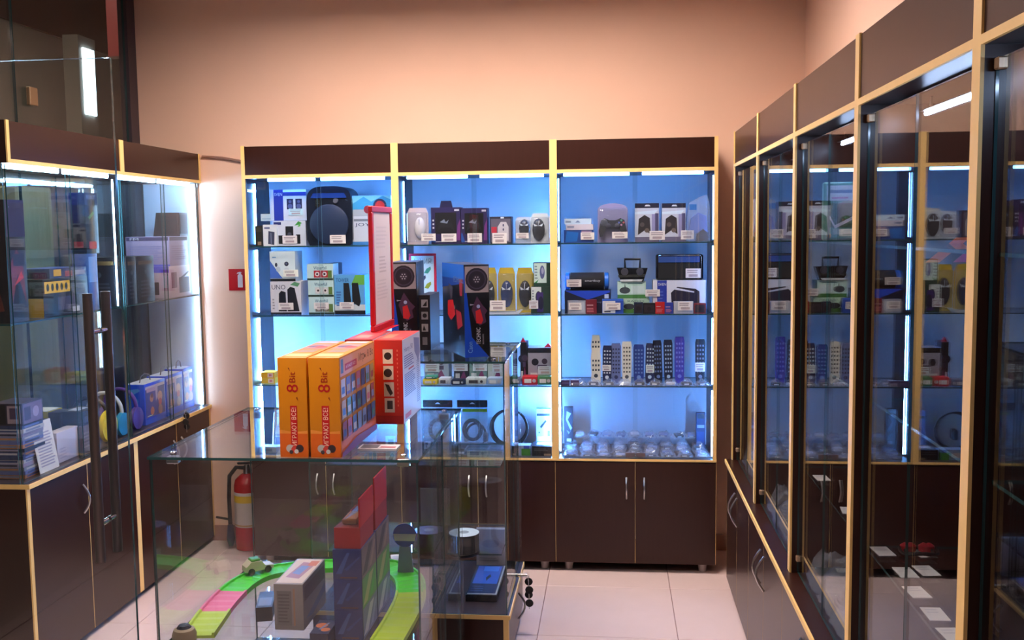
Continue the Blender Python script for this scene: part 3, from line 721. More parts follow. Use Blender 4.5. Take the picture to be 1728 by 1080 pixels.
def toy_car(p, rz, body, top, label, s=1.0):
    t = empty('toy_car', p, rz); tag(t, label, 'toy car'); 
    pr = [(-.05, .012), (.05, .012), (.052, .024), (.02, .028), (.008, .045), (-.03, .046), (-.048, .03)]
    MB().prism([(x * s, z * s) for x, z in pr], -.022 * s, .022 * s, body).build('body', t)
    MB().rbox(-.028 * s, .006 * s, -.018 * s, .018 * s, .044 * s, .054 * s, top, .003, 1).build('roof', t)
    for x in (-.03, .03):
        for y in (-.026, .018): MB().lathe([(.004 * s, 0), (.012 * s, .001), (.012 * s, .008 * s), (.004 * s, .009 * s)], M['rubber'], x * s, y * s, .0125 * s, 14, 'y').build('wheel', t)
p = atZ(432, 975, CSH)
toy_car((p.x, p.y + .02, CSH + .0135), .7, C(206, 196, 170), C(70, 150, 50), 'pale toy car with a green roof on the toy track', 1.0)
p = atZ(300, 1092, CSH)
t = empty('spinning_top', (p.x, max(p.y, CY0 + .06), CSH)); tag(t, 'dark round toy with a tan rim at the front of the counter shelf', 'toy')
MB().lathe([(.004, .0005), (.034, .0005), (.036, .02), (.030, .036), (.022, .040)], C(150, 130, 100), n=24).build('rim', t); MB().lathe([(.0215, .0405), (.016, .048), (.001, .050)], C(24, 30, 50, .2), n=24).build('dome', t)
# grey toy-car carton
a = atZ(464, 1063, CSH); b = atZ(512, 1066, CSH)
hb = atY(484, 986, a.y).z - CSH
carton('toy_box', 'grey toy car carton with a picture on its lid beside the toy track', 'box', ((a.x + b.x) / 2, a.y, CSH + .0006), b.x - a.x, .235, hb, C(150, 142, 144), {'F': [('r', .1, .1, .6, .85, C(120, 114, 118)), ('n', .15, .15, .55, .8, 9, C(90, 86, 90)), ('r', .66, .1, .72, .9, C(170, 130, 110))],
    'T': [('r', .05, .04, .95, .96, C(214, 190, 166)), ('p', [(.2, .25), (.7, .2), (.85, .8), (.35, .85)], C(170, 120, 130)), ('p', [(.3, .4), (.6, .35), (.7, .7), (.4, .7)], C(110, 130, 180)), ('r', .6, .7, .9, .9, C(200, 110, 70))], 'R': [('p', [(.1, .2), (.7, .4), (.95, .5), (.95, .3), (.4, .12)], C(120, 130, 160)), ('r', .05, .6, .95, .9, C(130, 112, 112))]}, bev=.001)
a = atZ(440, 1062, CSH)
carton('dark_toy_box', 'low dark carton lying between the toy track and the grey carton', 'box', (a.x - .01, a.y + .06, CSH + .0006), .05, .14, .045, C(30, 32, 44), {'T': [('r', .1, .1, .9, .6, C(110, 110, 116))]}, .25)
a = atZ(540, 1095, CSH)
carton('flame_box', 'low navy carton with orange flames at the front of the counter shelf', 'box', (a.x - .002, max(a.y, CY0 + .02), CSH + .0006), .055, .10, .045, C(24, 30, 70), {'T': [('d', .35, .6, .18, C(210, 110, 50)), ('d', .7, .3, .14, C(220, 120, 60)), ('p', [(.3, .3), (.6, .8), (.7, .8), (.45, .3)], C(130, 140, 180))]})
# two stacks of blue toy cartons with red blister packs on top
hS = (atY(585, 928, 2.80).z - CSH) / 3 - .0005
xs0 = atY(563, 1000, 2.80).x; wS = atY(611, 1000, 2.80).x - xs0
for k, yf in enumerate((2.80, 2.985)):
    z = CSH + .0006; where = 'front' if k == 0 else 'rear'
    for i in range(3):
        carton('toy_carton', '%s blue toy car carton in the %s stack beside the grey carton' % (('bottom', 'middle', 'top')[i], where), 'box', (xs0 + wS / 2, yf, z), wS, .178, hS, C(24, 44, 110), {'F': [('p', [(.1, .2), (.5, .9), (.6, .9), (.3, .2)], C(60, 90, 160)), ('p', [(.5, .3), (.95, .75), (.95, .8), (.4, .35)], C(44, 70, 140)), ('r', .25, .06, .85, .10, C(90, 60, 60))],
            'R': [('r', .0, .0, 1, 1, [C(110, 120, 170), C(90, 150, 90), C(120, 104, 108)][i]), ('p', [(.05, .1), (.5, .9), (.8, .9), (.35, .1)], [C(190, 190, 214), C(170, 176, 120), C(60, 56, 70)][i]), ('p', [(.5, .1), (.85, .8), (.98, .8), (.7, .1)], [C(140, 150, 200), C(70, 170, 80), C(150, 130, 120)][i]), ('r', .0, .0, .03, 1, C(14, 16, 30))]}, group='stacked toy cartons', bev=.001)
        z += hS + .0005
    t = empty('blister_pack', (xs0 + wS / 2, yf + .01, z)); tag(t, 'red toy blister pack on top of the %s carton stack' % where, 'toy pack', 'red toy packs')
    w = wS * .92
    MB().box(-w / 2, w / 2, 0, .16, 0, .062, C(170, 22, 34)).build('tray', t)
    MB().prism([(-w / 2, .0625), (w / 2, .0625), (w / 2 - .006, .11), (-w / 2 + .03, .085)], .005, .15, M['blister']).build('clear_cover', t)
    MB().box(w / 2 - .004, w / 2, .0, .165, .0625, .15 if k == 0 else .165, RED).build('header_card', t)
    MB().rbox(-w * .3, w * .3, .03, .12, .063, .080, C(190, 120, 60), .004, 1).build('toy', t)
# disc sleeve and booklet at the rear
a = atY(683, 912, 3.36)
t = empty('boxed_disc', (a.x, 3.36, CSH + .0006)); tag(t, 'upright blue and white round disc leaning at the back of the low counter', 'disc')
MB().lathe([(.008, -.001), (.042, -.001), (.042, .001), (.008, .001)], C(40, 80, 180), 0, 0, .145, 30, 'y').build('disc', t)
MB().prism([(-.036, .125), (.036, .125), (.041, .15), (-.041, .15)], -.0022, -.0014, C(206, 206, 214)).build('print', t)
MB().prism([(-.03, 0), (.03, 0), (.02, .104), (-.02, .104)], .002, .006, C(120, 140, 190)).build('stand', t)
a = atZ(684, 944, CSH)
carton('booklet', 'red and white booklet lying under the upright disc', 'booklet', (a.x, a.y - .05, CSH + .0006), .075, .075, .012, C(210, 206, 214), {'T': [('p', [(.3, .2), (.95, .5), (.95, .9), (.5, .8)], C(190, 50, 50)), ('n', .05, .1, .4, .7, 4, C(120, 140, 190))], 'F': [('r', 0, 0, 1, 1, C(170, 170, 186))]}, .3)
# ================================================================ goods in the back cabinets
YG = 4.885
W_, LG, BK = C(226, 228, 232), C(190, 196, 206), C(18, 18, 24)
def pxbox(r, z0, Y):
    x0, y0, x1, y1 = r; ym = (y0 + y1) / 2
    a = atY(x0, ym, Y).x; b = atY(x1, ym, Y).x; zt = atY((x0 + x1) / 2, y0, Y).z
    return a, b, zt
TOP = {}
def item(key, name, label, cat, r, z0, col, prints=None, Y=YG, d=.12, group=None, bev=.0, rz=0.0):
    a, b, zt = pxbox(r, z0, Y)
    o = carton(name, label, cat, ((a + b) / 2, Y, z0 + .0005), b - a, d, zt - z0 - .0005, col, {'F': prints} if isinstance(prints, list) else prints, rz, group, bev)
    TOP[key] = zt; return o
_ptn = [0]
def ptag(r, what, Y=YG, tint=(236, 228, 228), z0=None):
    """little price card stuck upright on the front of a pack"""
    x0, y0, x1, y1 = r
    p = atY(x0, y1, Y - .004); q = atY(x1, y0, Y - .004)
    w = q.x - p.x; h = q.z - p.z
    zb = p.z if z0 is None else max(p.z, z0 + .0005)
    o = MB().box(-w / 2, w / 2, 0, .0012, 0, h, C(*tint, .7)).build('price_card', None, None, ((p.x + q.x) / 2, Y - .0040, zb))
    o.rotation_euler = (0, 0, random.uniform(-.05, .05))
    m = MB(); art(m, [('n', .1, .5, .9, .9, 2, C(150, 140, 150)), ('r', .2, .12, .8, .38, C(176, 160, 168))], lambda u, v, s: (-w / 2 + u * w, -s, v * h), w, h); m.build('print', o)
    tag(o, 'small white price card on ' + what, 'price card', 'price cards in the back cabinets')
    return o
NV, BL = C(24, 34, 96), C(30, 70, 190)
# ---- cabinet 1, top shelf
item('a', 'adapter_box', 'dark olive carton at the left end of the top shelf', 'box', (431, 381, 443, 414), S1, C(48, 46, 36), [('r', .1, .7, .9, .92, C(70, 66, 52)), ('r', .3, .05, .8, .22, C(176, 150, 120))], Y=4.90)
item('c', 'speaker_carton', 'narrow white carton with a dark twin-speaker picture on the top shelf', 'box', (444, 379, 467, 412), S1, W_, [('p', [(.35, .1), (.8, .05), (.85, .65), (.4, .7)], C(60, 64, 90)), ('r', .1, .8, .5, .88, C(90, 100, 140)), ('r', .55, .1, .6, .62, C(140, 146, 170))], Y=4.875, d=.05)
item('d', 'speaker_carton', 'white carton showing three black speakers and a green leaf', 'box', (461, 372.5, 516, 411), S1, C(206, 212, 226), [('r', .02, .84, .25, .95, NV), ('r', .38, .25, .62, .78, BK), ('d', .5, .45, .09, C(70, 74, 90)), ('r', .16, .08, .3, .42, BK), ('r', .7, .08, .83, .45, BK), ('p', [(.66, .8), (.78, .98), (.9, .9), (.8, .84)], C(60, 150, 60)), ('p', [(.75, .75), (.86, .96), (.84, .78)], C(90, 180, 80))], Y=4.895, d=.14)
item('b', 'small_carton', 'pale small carton lying on the narrow white speaker carton', 'box', (440, 361, 461, 373), TOP['d'], C(190, 214, 226), [('r', .1, .2, .9, .4, C(160, 190, 210))], Y=4.905, d=.06)
item('e', 'speaker_carton', 'blue and white carton with a two-speaker picture stacked on the top shelf', 'box', (456, 320, 517, 371.5), TOP['d'] + .001, C(200, 214, 236), [('r', .1, .0, .36, 1, C(30, 50, 160)), ('r', .36, .80, 1, .92, C(40, 60, 150)), ('t', 'SVEN', .12, .80, .34, .90, C(220, 226, 240)), ('r', .40, .05, .97, .76, C(206, 216, 234)), ('r', .46, .36, .64, .70, C(24, 30, 70)), ('d', .55, .46, .08, C(80, 90, 140)), ('d', .55, .61, .05, C(80, 90, 140)), ('r', .70, .36, .88, .70, C(24, 30, 70)), ('d', .79, .46, .08, C(80, 90, 140)), ('d', .79, .61, .05, C(80, 90, 140))], Y=4.90, d=.14)
# party speaker
a, b, zt = pxbox((517.5, 314, 594, 413), S1, 4.875)
t = empty('party_speaker', ((a + b) / 2, 4.875, S1 + .0005)); tag(t, 'large black rounded party speaker with one round woofer on the top shelf', 'speaker')
w, h = b - a, zt - S1
pts = []
for i in range(24):
    an = math.pi * i / 23; e = .55
    pts.append(((w / 2) * (abs(math.cos(an)) ** e) * (1 if math.cos(an) >= 0 else -1), h * .62 + (h * .38 - .001) * (abs(math.sin(an)) ** e)))
pts += [(-w / 2, .03), (-w / 2 + .012, .0), (w / 2 - .012, .0), (w / 2, .03)]
bod = MB().prism(pts, 0, .16, mat('speaker_shell', lin((20, 26, 42)), .3)).build('body', t)
cz = h * .36
MB().lathe([(.092, -.012), (.098, -.010), (.098, .002), (.078, .002), (.082, -.010)], mat('woofer_ring', lin((40, 54, 84)), .3), 0, 0, cz, 32, 'y').build('woofer_ring', t)
wf = MB().lathe([(.0005, -.004), (.045, -.003), (.079, .001)], mat('grille', lin((44, 44, 54)), .5), 0, -.002, cz, 32, 'y').build('woofer_grille', t)
m = MB(); art(m, [('t', 'smart', .36, .50, .62, .60, C(160, 170, 190))], lambda u, v, s: (-.075 + u * .15, -.008 - s, cz - .075 + v * .15), .15, .15); m.build('lettering', wf)
for x, z in ((-.055, .74), (-.055, .68), (.035, .75)): MB().lathe([(.012, -.010), (.014, -.002), (.014, .001)], M['chrome'] if x < 0 else C(90, 90, 100), x, 0, h * z, 16, 'y').build('knob', t)
MB().prism([(-w * .40, h * .80), (w * .40, h * .80), (w * .34, h * .88), (-w * .34, h * .88)], -.006, .001, mat('speaker_top', lin((30, 60, 130)), .25)).build('control_panel', t)
item('g', 'headset_box', 'cyan carton with a red and dark picture behind the framed sign', 'box', (594.5, 364.5, 655, 411), S1, C(196, 206, 226), [('r', 0, 0, 1, .12, C(60, 130, 200)), ('r', .05, .82, .5, .9, C(120, 130, 150)), ('t', 'JOY', .08, .62, .5, .76, C(60, 70, 110)), ('p', [(.5, .1), (.6, .6), (.9, .6), (.95, .1)], C(30, 36, 60))], Y=4.895)
item('h', 'toy_speaker_box', 'bright blue carton with a red picture lying on the white headset carton', 'box', (594.5, 330, 659, 362), TOP['g'], C(60, 160, 214), [('r', 0, 0, 1, .32, C(170, 180, 196)), ('p', [(0, .6), (.3, .95), (.5, .7), (.8, .98), (1, .8), (1, 1), (0, 1)], C(130, 210, 236)), ('d', .72, .5, .34, C(40, 40, 80)), ('d', .72, .5, .24, C(200, 50, 60)), ('d', .4, .32, .2, C(150, 40, 60))], Y=4.895)
ptag((477, 397.5, 501, 411), 'the white three-speaker carton', 4.895); ptag((557, 396.5, 583, 411), 'the black party speaker', 4.86); ptag((487.5, 352, 511, 363), 'the stacked blue and white speaker carton', 4.90, (190, 226, 236))
# ---- cabinet 1, second shelf
item('j', 'speaker_carton', 'white UNO carton with two black tower speakers', 'box', (456.5, 475, 508, 527), S2, C(214, 214, 226), [('r', 0, 0, 1, .07, BK), ('t', 'UNO', .05, .76, .5, .90, C(60, 60, 90)), ('p', [(.26, .1), (.28, .64), (.36, .72), (.5, .68), (.52, .1)], C(20, 20, 30)), ('p', [(.56, .1), (.56, .76), (.66, .84), (.8, .8), (.94, .1)], C(20, 20, 30)), ('p', [(.66, .9), (.8, .99), (.98, .94), (.9, .84)], C(90, 150, 110)), ('n', .06, .15, .14, .5, 4, C(150, 150, 160))], Y=4.885, d=.14)
item('i', 'speaker_carton', 'white and blue carton with two round speakers stacked on the UNO carton', 'box', (455.5, 424, 498, 473.5), TOP['j'], C(216, 232, 240), [('r', 0, 0, 1, .09, BK), ('p', [(0, .1), (0, .7), (.4, .2), (.5, .1)], C(70, 110, 200)), ('o', .25, .55, .05, .07, C(40, 50, 70)), ('d', .66, .58, .075, C(40, 46, 66)), ('d', .66, .59, .035, C(90, 96, 120)), ('o', .33, .4, .09, .09, C(190, 206, 220)), ('d', .66, .36, .10, C(200, 214, 226)), ('r', .1, .78, .25, .82, C(120, 170, 220))], Y=4.89, d=.12)
z = S2
for i, (r, c1) in enumerate((((521, 501, 564, 527.5), C(120, 110, 100)), ((520, 473, 563, 500), C(200, 206, 210)), ((518, 445.5, 562, 471), C(176, 30, 44)))):
    item('k%d' % i, 'mini_speaker_carton', ('bottom', 'middle', 'top')[i] + ' carton in the stack of three small speaker cartons' + (', showing red speakers' if i == 2 else ''), 'box', r, z, C(190, 220, 224), [('r', 0, 0, 1, .12, C(40, 60, 50)), ('t', 'Waterfall', .25, .66, .75, .86, C(24, 70, 120)), ('r', .26, .16, .52, .6, c1), ('r', .54, .16, .80, .6, c1), ('d', .39, .38, .14, C(226, 214, 214)), ('d', .67, .38, .14, C(226, 214, 214)), ('d', .39, .38, .07, C(60, 40, 50)), ('d', .67, .38, .07, C(60, 40, 50)), ('r', .8, .14, .95, .6, C(90, 120, 60))], Y=4.885, d=.10, group='small speaker cartons'); z = TOP['k%d' % i]
item('kb', 'dark_carton', 'tall dark carton behind the stack of small speaker cartons', 'box', (556, 444, 569, 500), S2, C(40, 44, 66), None, Y=4.99, d=.1)
item('l', 'speaker_carton', 'blue and green TOWER carton with two black speakers', 'box', (564.5, 464, 616, 528), S2, C(90, 160, 220), [('r', 0, 0, 1, .10, BK), ('r', 0, .1, 1, .25, C(200, 210, 220)), ('p', [(.55, .75), (1, .75), (1, 1), (.7, 1)], C(100, 170, 70)), ('t', 'TOWER', .06, .82, .48, .92, C(30, 80, 140)), ('p', [(.30, .28), (.30, .80), (.48, .80), (.54, .36), (.54, .28)], BK), ('p', [(.58, .3), (.58, .80), (.78, .80), (.86, .32), (.8, .2)], BK), ('n', .06, .2, .22, .6, 6, C(60, 100, 170))], Y=4.885, d=.14)
ptag((478, 455, 503, 467), 'the white and blue round-speaker carton', 4.889, (240, 240, 232)); ptag((470, 511, 495, 523), 'the white UNO carton', 4.885); ptag((530, 510.5, 554.5, 521.5), 'the bottom small speaker carton', 4.885); ptag((573, 510, 597, 522), 'the blue TOWER carton', 4.885)
# ---- cabinet 1, third shelf and ledge
z = S3
for i, (r, c1) in enumerate((((441, 638, 464, 648), C(226, 190, 60)), ((440, 628.5, 463, 638), C(232, 176, 30)))):
    item('y%d' % i, 'battery_pack', ('lower' if i == 0 else 'upper') + ' yellow pack in the pair at the left end of the third shelf', 'pack', r, z, c1, [('r', .5, .1, .9, .9, C(226, 206, 190)), ('r', .6, .3, .8, .7, C(200, 120, 140))], Y=4.885, d=.08); z = TOP['y%d' % i]
for i in range(5):
    x = -1.60 + i * .108
    carton('battery_pack', 'yellow-ended pack, number %s from the left in the row behind the console cartons' % ('one', 'two', 'three', 'four', 'five')[i], 'pack', (x, 4.89, S3 + .0005), .09, .09, .05 + .02 * (i % 2), [C(214, 190, 70), C(190, 60, 60), C(60, 120, 170), C(200, 200, 206), C(70, 140, 90)][i], {'F': [('r', .1, .2, .6, .8, C(220, 216, 210))]})
t = empty('router', (atY(474, 760, 4.95).x, 4.95, ZL + .0006)); tag(t, 'grey upright router with a white aerial at the left end of the bottom shelf', 'router')
MB().prism([(-.04, 0), (.05, 0), (.065, .13), (.02, .17), (-.02, .12)], 0, .03, C(130, 126, 136)).build('body', t); MB().tube([(-.045, .01, 0), (-.03, .01, .19)], .005, W_).build('aerial', t); MB().tube([(.06, .01, .1), (.065, .01, .2)], .005, W_).build('aerial', t)
carton('router_box', 'white router carton lying at the left end of the bottom shelf', 'box', (atY(458, 765, 4.88).x, 4.86, ZL + .0006), .11, .06, .03, W_, {'F': [('r', .1, .2, .6, .7, C(150, 160, 180))]})
# ---- cabinet 2, top shelf
def blister(key, r, z0, label, card, obj, Y=YG, group=None, tilt=.0, arched=False, clear=True):
    a, b, zt = pxbox(r, z0, Y); w, h = b - a, zt - z0
    t = empty('blister_pack', ((a + b) / 2, Y, z0 + .0005)); tag(t, label, 'blister pack', group)
    pts = [(-w / 2, 0), (w / 2, 0), (w / 2, h * .85), (w / 2 - w * .12, h), (-w / 2 + w * .12, h), (-w / 2, h * .85)]
    if arched: pts = [(-w / 2, 0), (w / 2, 0), (w / 2, h * .84)] + [(w / 2 * math.cos(x), h * .84 + h * .16 * math.sin(x)) for x in [math.pi * i / 10 for i in range(1, 10)]] + [(-w / 2, h * .84)]
    c = MB().prism(pts, .018, .0205, card).build('backing_card', t)
    obj(t, w, h)
    if clear:
        k = .93
        MB().rbox(-w / 2 * k, w / 2 * k, -.012, .0175, h * .06, h * .88, M['blister'], .008, 2).build('blister', t)
    t.rotation_euler = (tilt, 0, 0)
    TOP[key] = zt; return t
def mouse(col, dx=0, cz=.42, rw=.28, rh=.32, glint=True):
    def f(t, w, h):
        m = MB(); n, k = 16, 6; vs = []; rx, rz = rw * w, rh * h
        for j in range(k + 1):
            ph = math.pi / 2 * j / k
            for i in range(n):
                th = 2 * math.pi * i / n
                vs.append((dx * w + rx * math.cos(th) * math.cos(ph), .016 - .022 * math.sin(ph), cz * h + rz * math.sin(th) * math.cos(ph)))
        fs = []
        for j in range(k):
            for i in range(n): fs.append((j * n + i, j * n + (i + 1) % n, (j + 1) * n + (i + 1) % n, (j + 1) * n + i))
        m.poly(vs, fs, col, True); o = m.build('mouse', t)
        MB().box(dx * w - .0012, dx * w + .0012, -.0062, .004, cz * h + rz * .3, cz * h + rz * .8, C(150, 160, 180)).build('scroll_wheel', o)
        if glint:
            for s in (-1, 1): MB().prism([(dx * w + s * rx * .1, cz * h + rz * .35), (dx * w + s * rx * .75, cz * h + rz * .55), (dx * w + s * rx * .6, cz * h + rz * .3)], -.0085, -.004, C(226, 232, 240, .2)).build('button_glint', o)  # glints on the mouse buttons modelled as white slivers
    return f
DKM = mat('mouse_black', lin((22, 22, 34)), .2); WHM = mat('mouse_white', lin((232, 226, 230)), .25); NVM = mat('mouse_navy', lin((26, 44, 90)), .2)
blister('m', (686, 351, 722, 412), S1, 'clear blister pack holding a white mouse on the top shelf', C(206, 190, 196), mouse(WHM, .1, .45, .26, .30, False))
def gamebox(key, r, label, tab=True, face=C(20, 18, 26)):
    o = item(key, 'gamepad_box', label, 'box', r, S1, C(40, 32, 78), [('r', .14, .28, .86, .86, face), ('p', [(.2, .35), (.3, .6), (.5, .56), (.7, .6), (.8, .35), (.65, .45), (.35, .45)], C(30, 30, 38)), ('p', [(.3, .6), (.45, .68), (.5, .60), (.6, .66), (.55, .56)], C(120, 130, 150)), ('n', .05, .4, .12, .7, 3, C(200, 200, 214)), ('r', .8, .9, .96, .95, C(190, 190, 206)), ('p', [(.86, .1), (1, .1), (1, .7), (.9, .5)], C(110, 50, 120)), ('n', .1, .04, .8, .1, 1, C(160, 160, 180)), ('p', [(0, .05), (.15, .05), (.05, .3), (0, .3)], C(40, 80, 160))], d=.09)
    if tab:
        a, b, zt = pxbox(r, S1, YG); w = b - a; h = zt - S1
        MB().prism([(-w * .22, h), (w * .22, h), (w * .17, h + .032), (-w * .17, h + .032)], .02, .024, C(30, 26, 60)).build('hang_tab', o)
gamebox('n', (727.5, 350, 777, 412.5), 'purple-black gamepad carton with a hanging tab on the top shelf')
gamebox('o', (778, 351, 822, 412.5), 'blue-black gamepad carton without a tab on the top shelf', False, C(10, 10, 14))
item('p', 'mouse_box', 'dark-edged carton showing a pale upright mouse on the top shelf', 'box', (826.5, 365.5, 863.5, 411.5), S1, C(44, 44, 60), [('r', .05, .05, .95, .92, C(96, 92, 110)), ('p', [(.36, .1), (.36, .62), (.5, .8), (.75, .8), (.86, .62), (.86, .1)], C(196, 190, 200)), ('r', .08, .4, .32, .62, C(190, 50, 70)), ('o', .62, .68, .03, .05, C(50, 50, 90)), ('o', .62, .52, .03, .05, C(50, 50, 90)), ('r', .5, .93, .65, .99, W_)], d=.08)
blister('q1', (869, 366, 897, 409), S1, 'left of two glossy dark mice in clear packs on the middle top shelf', C(196, 206, 220), mouse(DKM, .06, .55, .34, .36), Y=4.90, tilt=0)
blister('q2', (895, 360, 927, 410), S1, 'right of two glossy dark mice in clear packs on the middle top shelf', C(222, 226, 226), mouse(DKM, -.08, .45, .34, .38), Y=4.88)
ptag((711, 394, 735, 406.5), 'the white mouse blister pack', 4.865); ptag((745, 394, 770, 408), 'the purple-black gamepad carton'); ptag((789, 393.5, 813, 409), 'the blue-black gamepad carton'); ptag((831, 393, 855, 411), 'the carton with the pale upright mouse'); ptag((871, 393, 892, 402.5), 'the left glossy dark mouse pack', 4.88)
# ---- cabinet 2, second shelf
t = empty('sale_stand', (atY(714, 500, 4.96).x, 4.96, S2 + .0005)); tag(t, 'red-framed sheet headed with the word for sale, inside the middle cabinet', 'sign')
a, b, zt = pxbox((691, 428, 737, 520), S2, 4.96); w, h = b - a, zt - S2
for x0, x1, z0, z1 in ((-w / 2, w / 2, h - .012, h), (-w / 2, w / 2, 0, .012), (-w / 2, -w / 2 + .012, .0122, h - .0122), (w / 2 - .012, w / 2, .0122, h - .0122)): MB().rbox(x0, x1, 0, .010, z0, z1, C(196, 30, 60), .002, 1).build('frame_bar', t)
s_ = MB().box(-w / 2 + .0122, w / 2 - .0122, .003, .006, .0125, h - .0125, C(200, 226, 232)).build('sheet', t)
m = MB(); ops = [('t', 'АКЦИЯ!', .06, .84, .94, .96, C(120, 150, 160))]
for u, v, cc in ((.25, .72, C(190, 160, 170)), (.72, .74, C(60, 150, 130)), (.48, .58, C(50, 70, 110)), (.25, .42, C(70, 110, 120)), (.72, .46, C(150, 160, 50)), (.3, .2, C(120, 60, 110)), (.72, .18, C(60, 60, 80))): ops.append(('p', [(u - .16, v - .05), (u - .04, v + .03), (u + .14, v + .07), (u + .16, v + .02), (u + .02, v - .06)], cc))
art(m, ops, lambda u, v, o: (-w / 2 + .014 + u * (w - .028), .003 - o, .014 + v * (h - .028)), w, h); m.build('print', s_)
mcard = C(206, 176, 60)
for i, (x0, x1, c_, l) in enumerate(((812, 838, DKM, 'first'), (840, 869, NVM, 'second'), (871, 900, DKM, 'third'))):
    blister('r%d' % i, (x0, 452, x1, 526), S2, l + ' from the left of three mice on yellow cards in the middle cabinet', mcard, mouse(c_, 0, .42, .36, .30), Y=4.93, group='mice on yellow cards')
item('s1', 'mouse_box', 'green-edged mouse carton at the right end of the second shelf, lower of two', 'box', (896, 484, 929.5, 528), S2, C(36, 60, 52), [('r', .02, .3, .52, 1, C(206, 216, 220)), ('o', .38, .62, .15, .22, C(40, 46, 70)), ('n', .06, .5, .16, .9, 4, C(120, 130, 150)), ('r', .3, .06, .62, .8, C(60, 44, 110)), ('o', .5, .4, .14, .25, C(30, 30, 60))], Y=4.885, d=.08)
item('s2', 'mouse_box', 'green and white mouse carton standing on another at the right end of the second shelf', 'box', (900, 443, 930, 483.5), TOP['s1'], C(34, 64, 56), [('r', .04, .16, .74, .97, C(196, 220, 220)), ('o', .5, .6, .14, .28, C(90, 100, 150)), ('o', .52, .66, .07, .14, C(160, 166, 200)), ('n', .08, .3, .24, .9, 5, C(120, 140, 150)), ('p', [(.04, .16), (.3, .3), (.2, .16)], C(60, 140, 90))], Y=4.885, d=.08)
p0, p1 = atY(818, 522, 4.87), atY(881, 522, 4.87)
t = empty('display_tray', ((p0.x + p1.x) / 2, 4.87, S2 + .0005)); tag(t, 'shallow pale curved tray in front of the mice on yellow cards', 'tray')
wt = p1.x - p0.x; pts = [(-wt / 2, 0), (wt / 2 - .02, 0), (wt / 2, .018), (wt / 2 - .01, .020), (wt / 2 - .03, .012), (-wt / 2, .012)]
MB().prism(pts, 0, .045, C(196, 206, 220)).build('body', t); MB().prism([(-wt / 2, .0125), (wt / 2 - .03, .0125), (wt / 2 - .03, .014), (-wt / 2, .014)], -.0005, .003, C(60, 66, 80)).build('lip', t)
ptag((827, 507, 853, 524), 'the curved tray before the yellow-card mice', 4.868); ptag((893, 507, 908, 521), 'the lower green mouse carton', 4.884, (214, 214, 226))
# ---- cabinet 2, third shelf
tri = C(200, 40, 50)
sh3 = [((716, 590, 757, 648), C(150, 170, 190), 'pale blue webcam carton left on the third shelf'), ((766, 592, 790, 648), C(40, 44, 60), 'dark web camera carton second on the third shelf'), ((792, 590, 822, 648), C(110, 150, 150), 'grey-green webcam carton third on the third shelf'),
       ((823, 580, 848, 640), C(190, 206, 200), 'pale patterned carton fourth on the third shelf'), ((878, 578, 889, 640), C(24, 22, 30), 'slim black carton with a red peak on the third shelf'), ((891, 587, 931, 640), C(150, 150, 170), 'dark-topped carton with black webcams pictured, right end of the third shelf')]
for i, (r, c_, l) in enumerate(sh3):
    item('t%d' % i, 'webcam_box', l, 'box', r, S3, c_, [('r', 0, .86, 1, 1, C(24, 24, 34)), ('d', .3, .6, .10, C(30, 30, 44)), ('d', .7, .62, .08, C(60, 50, 70)), ('r', .4, .4, .8, .52, C(70, 60, 90)), ('p', [(.4, .1), (.7, .4), (.9, .1)], C(130, 60, 110)), ('r', .1, .1, .4, .3, C(206, 210, 216))], Y=4.93, d=.10)
for r, l in (((878, 570, 886, 578), 'small red plastic peak standing on the slim black carton'), ((918, 580, 931, 587), 'small red plastic peak standing on the dark-topped webcam carton')):
    k = 't4' if r[0] < 900 else 't5'; a, b, zt = pxbox(r, TOP[k], 4.94)
    o = tag(MB().prism([((a - b) / 2, 0), ((b - a) / 2, 0), (0, zt - TOP[k])], 0, .02, tri).build('toy_peak', None, None, ((a + b) / 2, 4.95, TOP[k] + .0006)), l, 'toy')
for r, l in (((717, 614, 741, 628), 'the pale blue webcam carton'), ((765, 613, 789, 626), 'the dark web camera carton'), ((798, 612, 822, 626), 'the grey-green webcam carton'), ((831, 612, 846, 629), 'the pale patterned carton'), ((908, 618, 931, 632), 'the dark-topped webcam carton')): ptag(r, l, 4.93, (200, 214, 230))
flats = [((713, 640, 738, 650), C(232, 206, 40), 'yellow'), ((727, 632, 729, 638), C(40, 140, 110), 'green'), ((740, 638, 760, 650), C(214, 216, 222), 'white'), ((761, 641, 785, 650), C(26, 32, 60), 'navy'), ((786, 638, 820, 650), C(226, 230, 226), 'white camera-print'), ((822, 638, 847, 650), C(176, 196, 220), 'pale blue'), ((854, 639, 879, 648), C(110, 120, 150), 'grey-blue'), ((881, 633, 907, 649), C(206, 40, 50), 'red'), ((907, 635, 931, 649), C(70, 120, 80), 'green glossy')]
zf = {}
for i, (r, c_, l) in enumerate(flats):
    if i == 1: r = (716, 632, 737, 639)
    a, b, zt = pxbox(r, S3, 4.862)
    hh = max(.018, min(.045, zt - S3)); zf[i] = hh
    if i == 1: hh = .014
    o = MB().rbox(-(b - a) / 2, (b - a) / 2, 0, .06, 0, hh, c_, .006, 2).build('soft_pack', None, None, ((a + b) / 2, 4.862, S3 + .0005 + (zf[0] + .001 if i == 1 else 0))); tag(o, l + ' soft pack lying at the front of the third shelf', 'pack', 'soft packs on the third shelf')
    m = MB(); art(m, [('r', .15, .25, .6, .7, C(226, 226, 230) if i not in (2, 4) else C(60, 60, 70)), ('d', .78, .5, .2, C(40, 40, 50) if i == 4 else C(190, 190, 200))], lambda u, v, s: ((u - .5) * (b - a), -s, v * hh), b - a, hh); m.build('print', o)
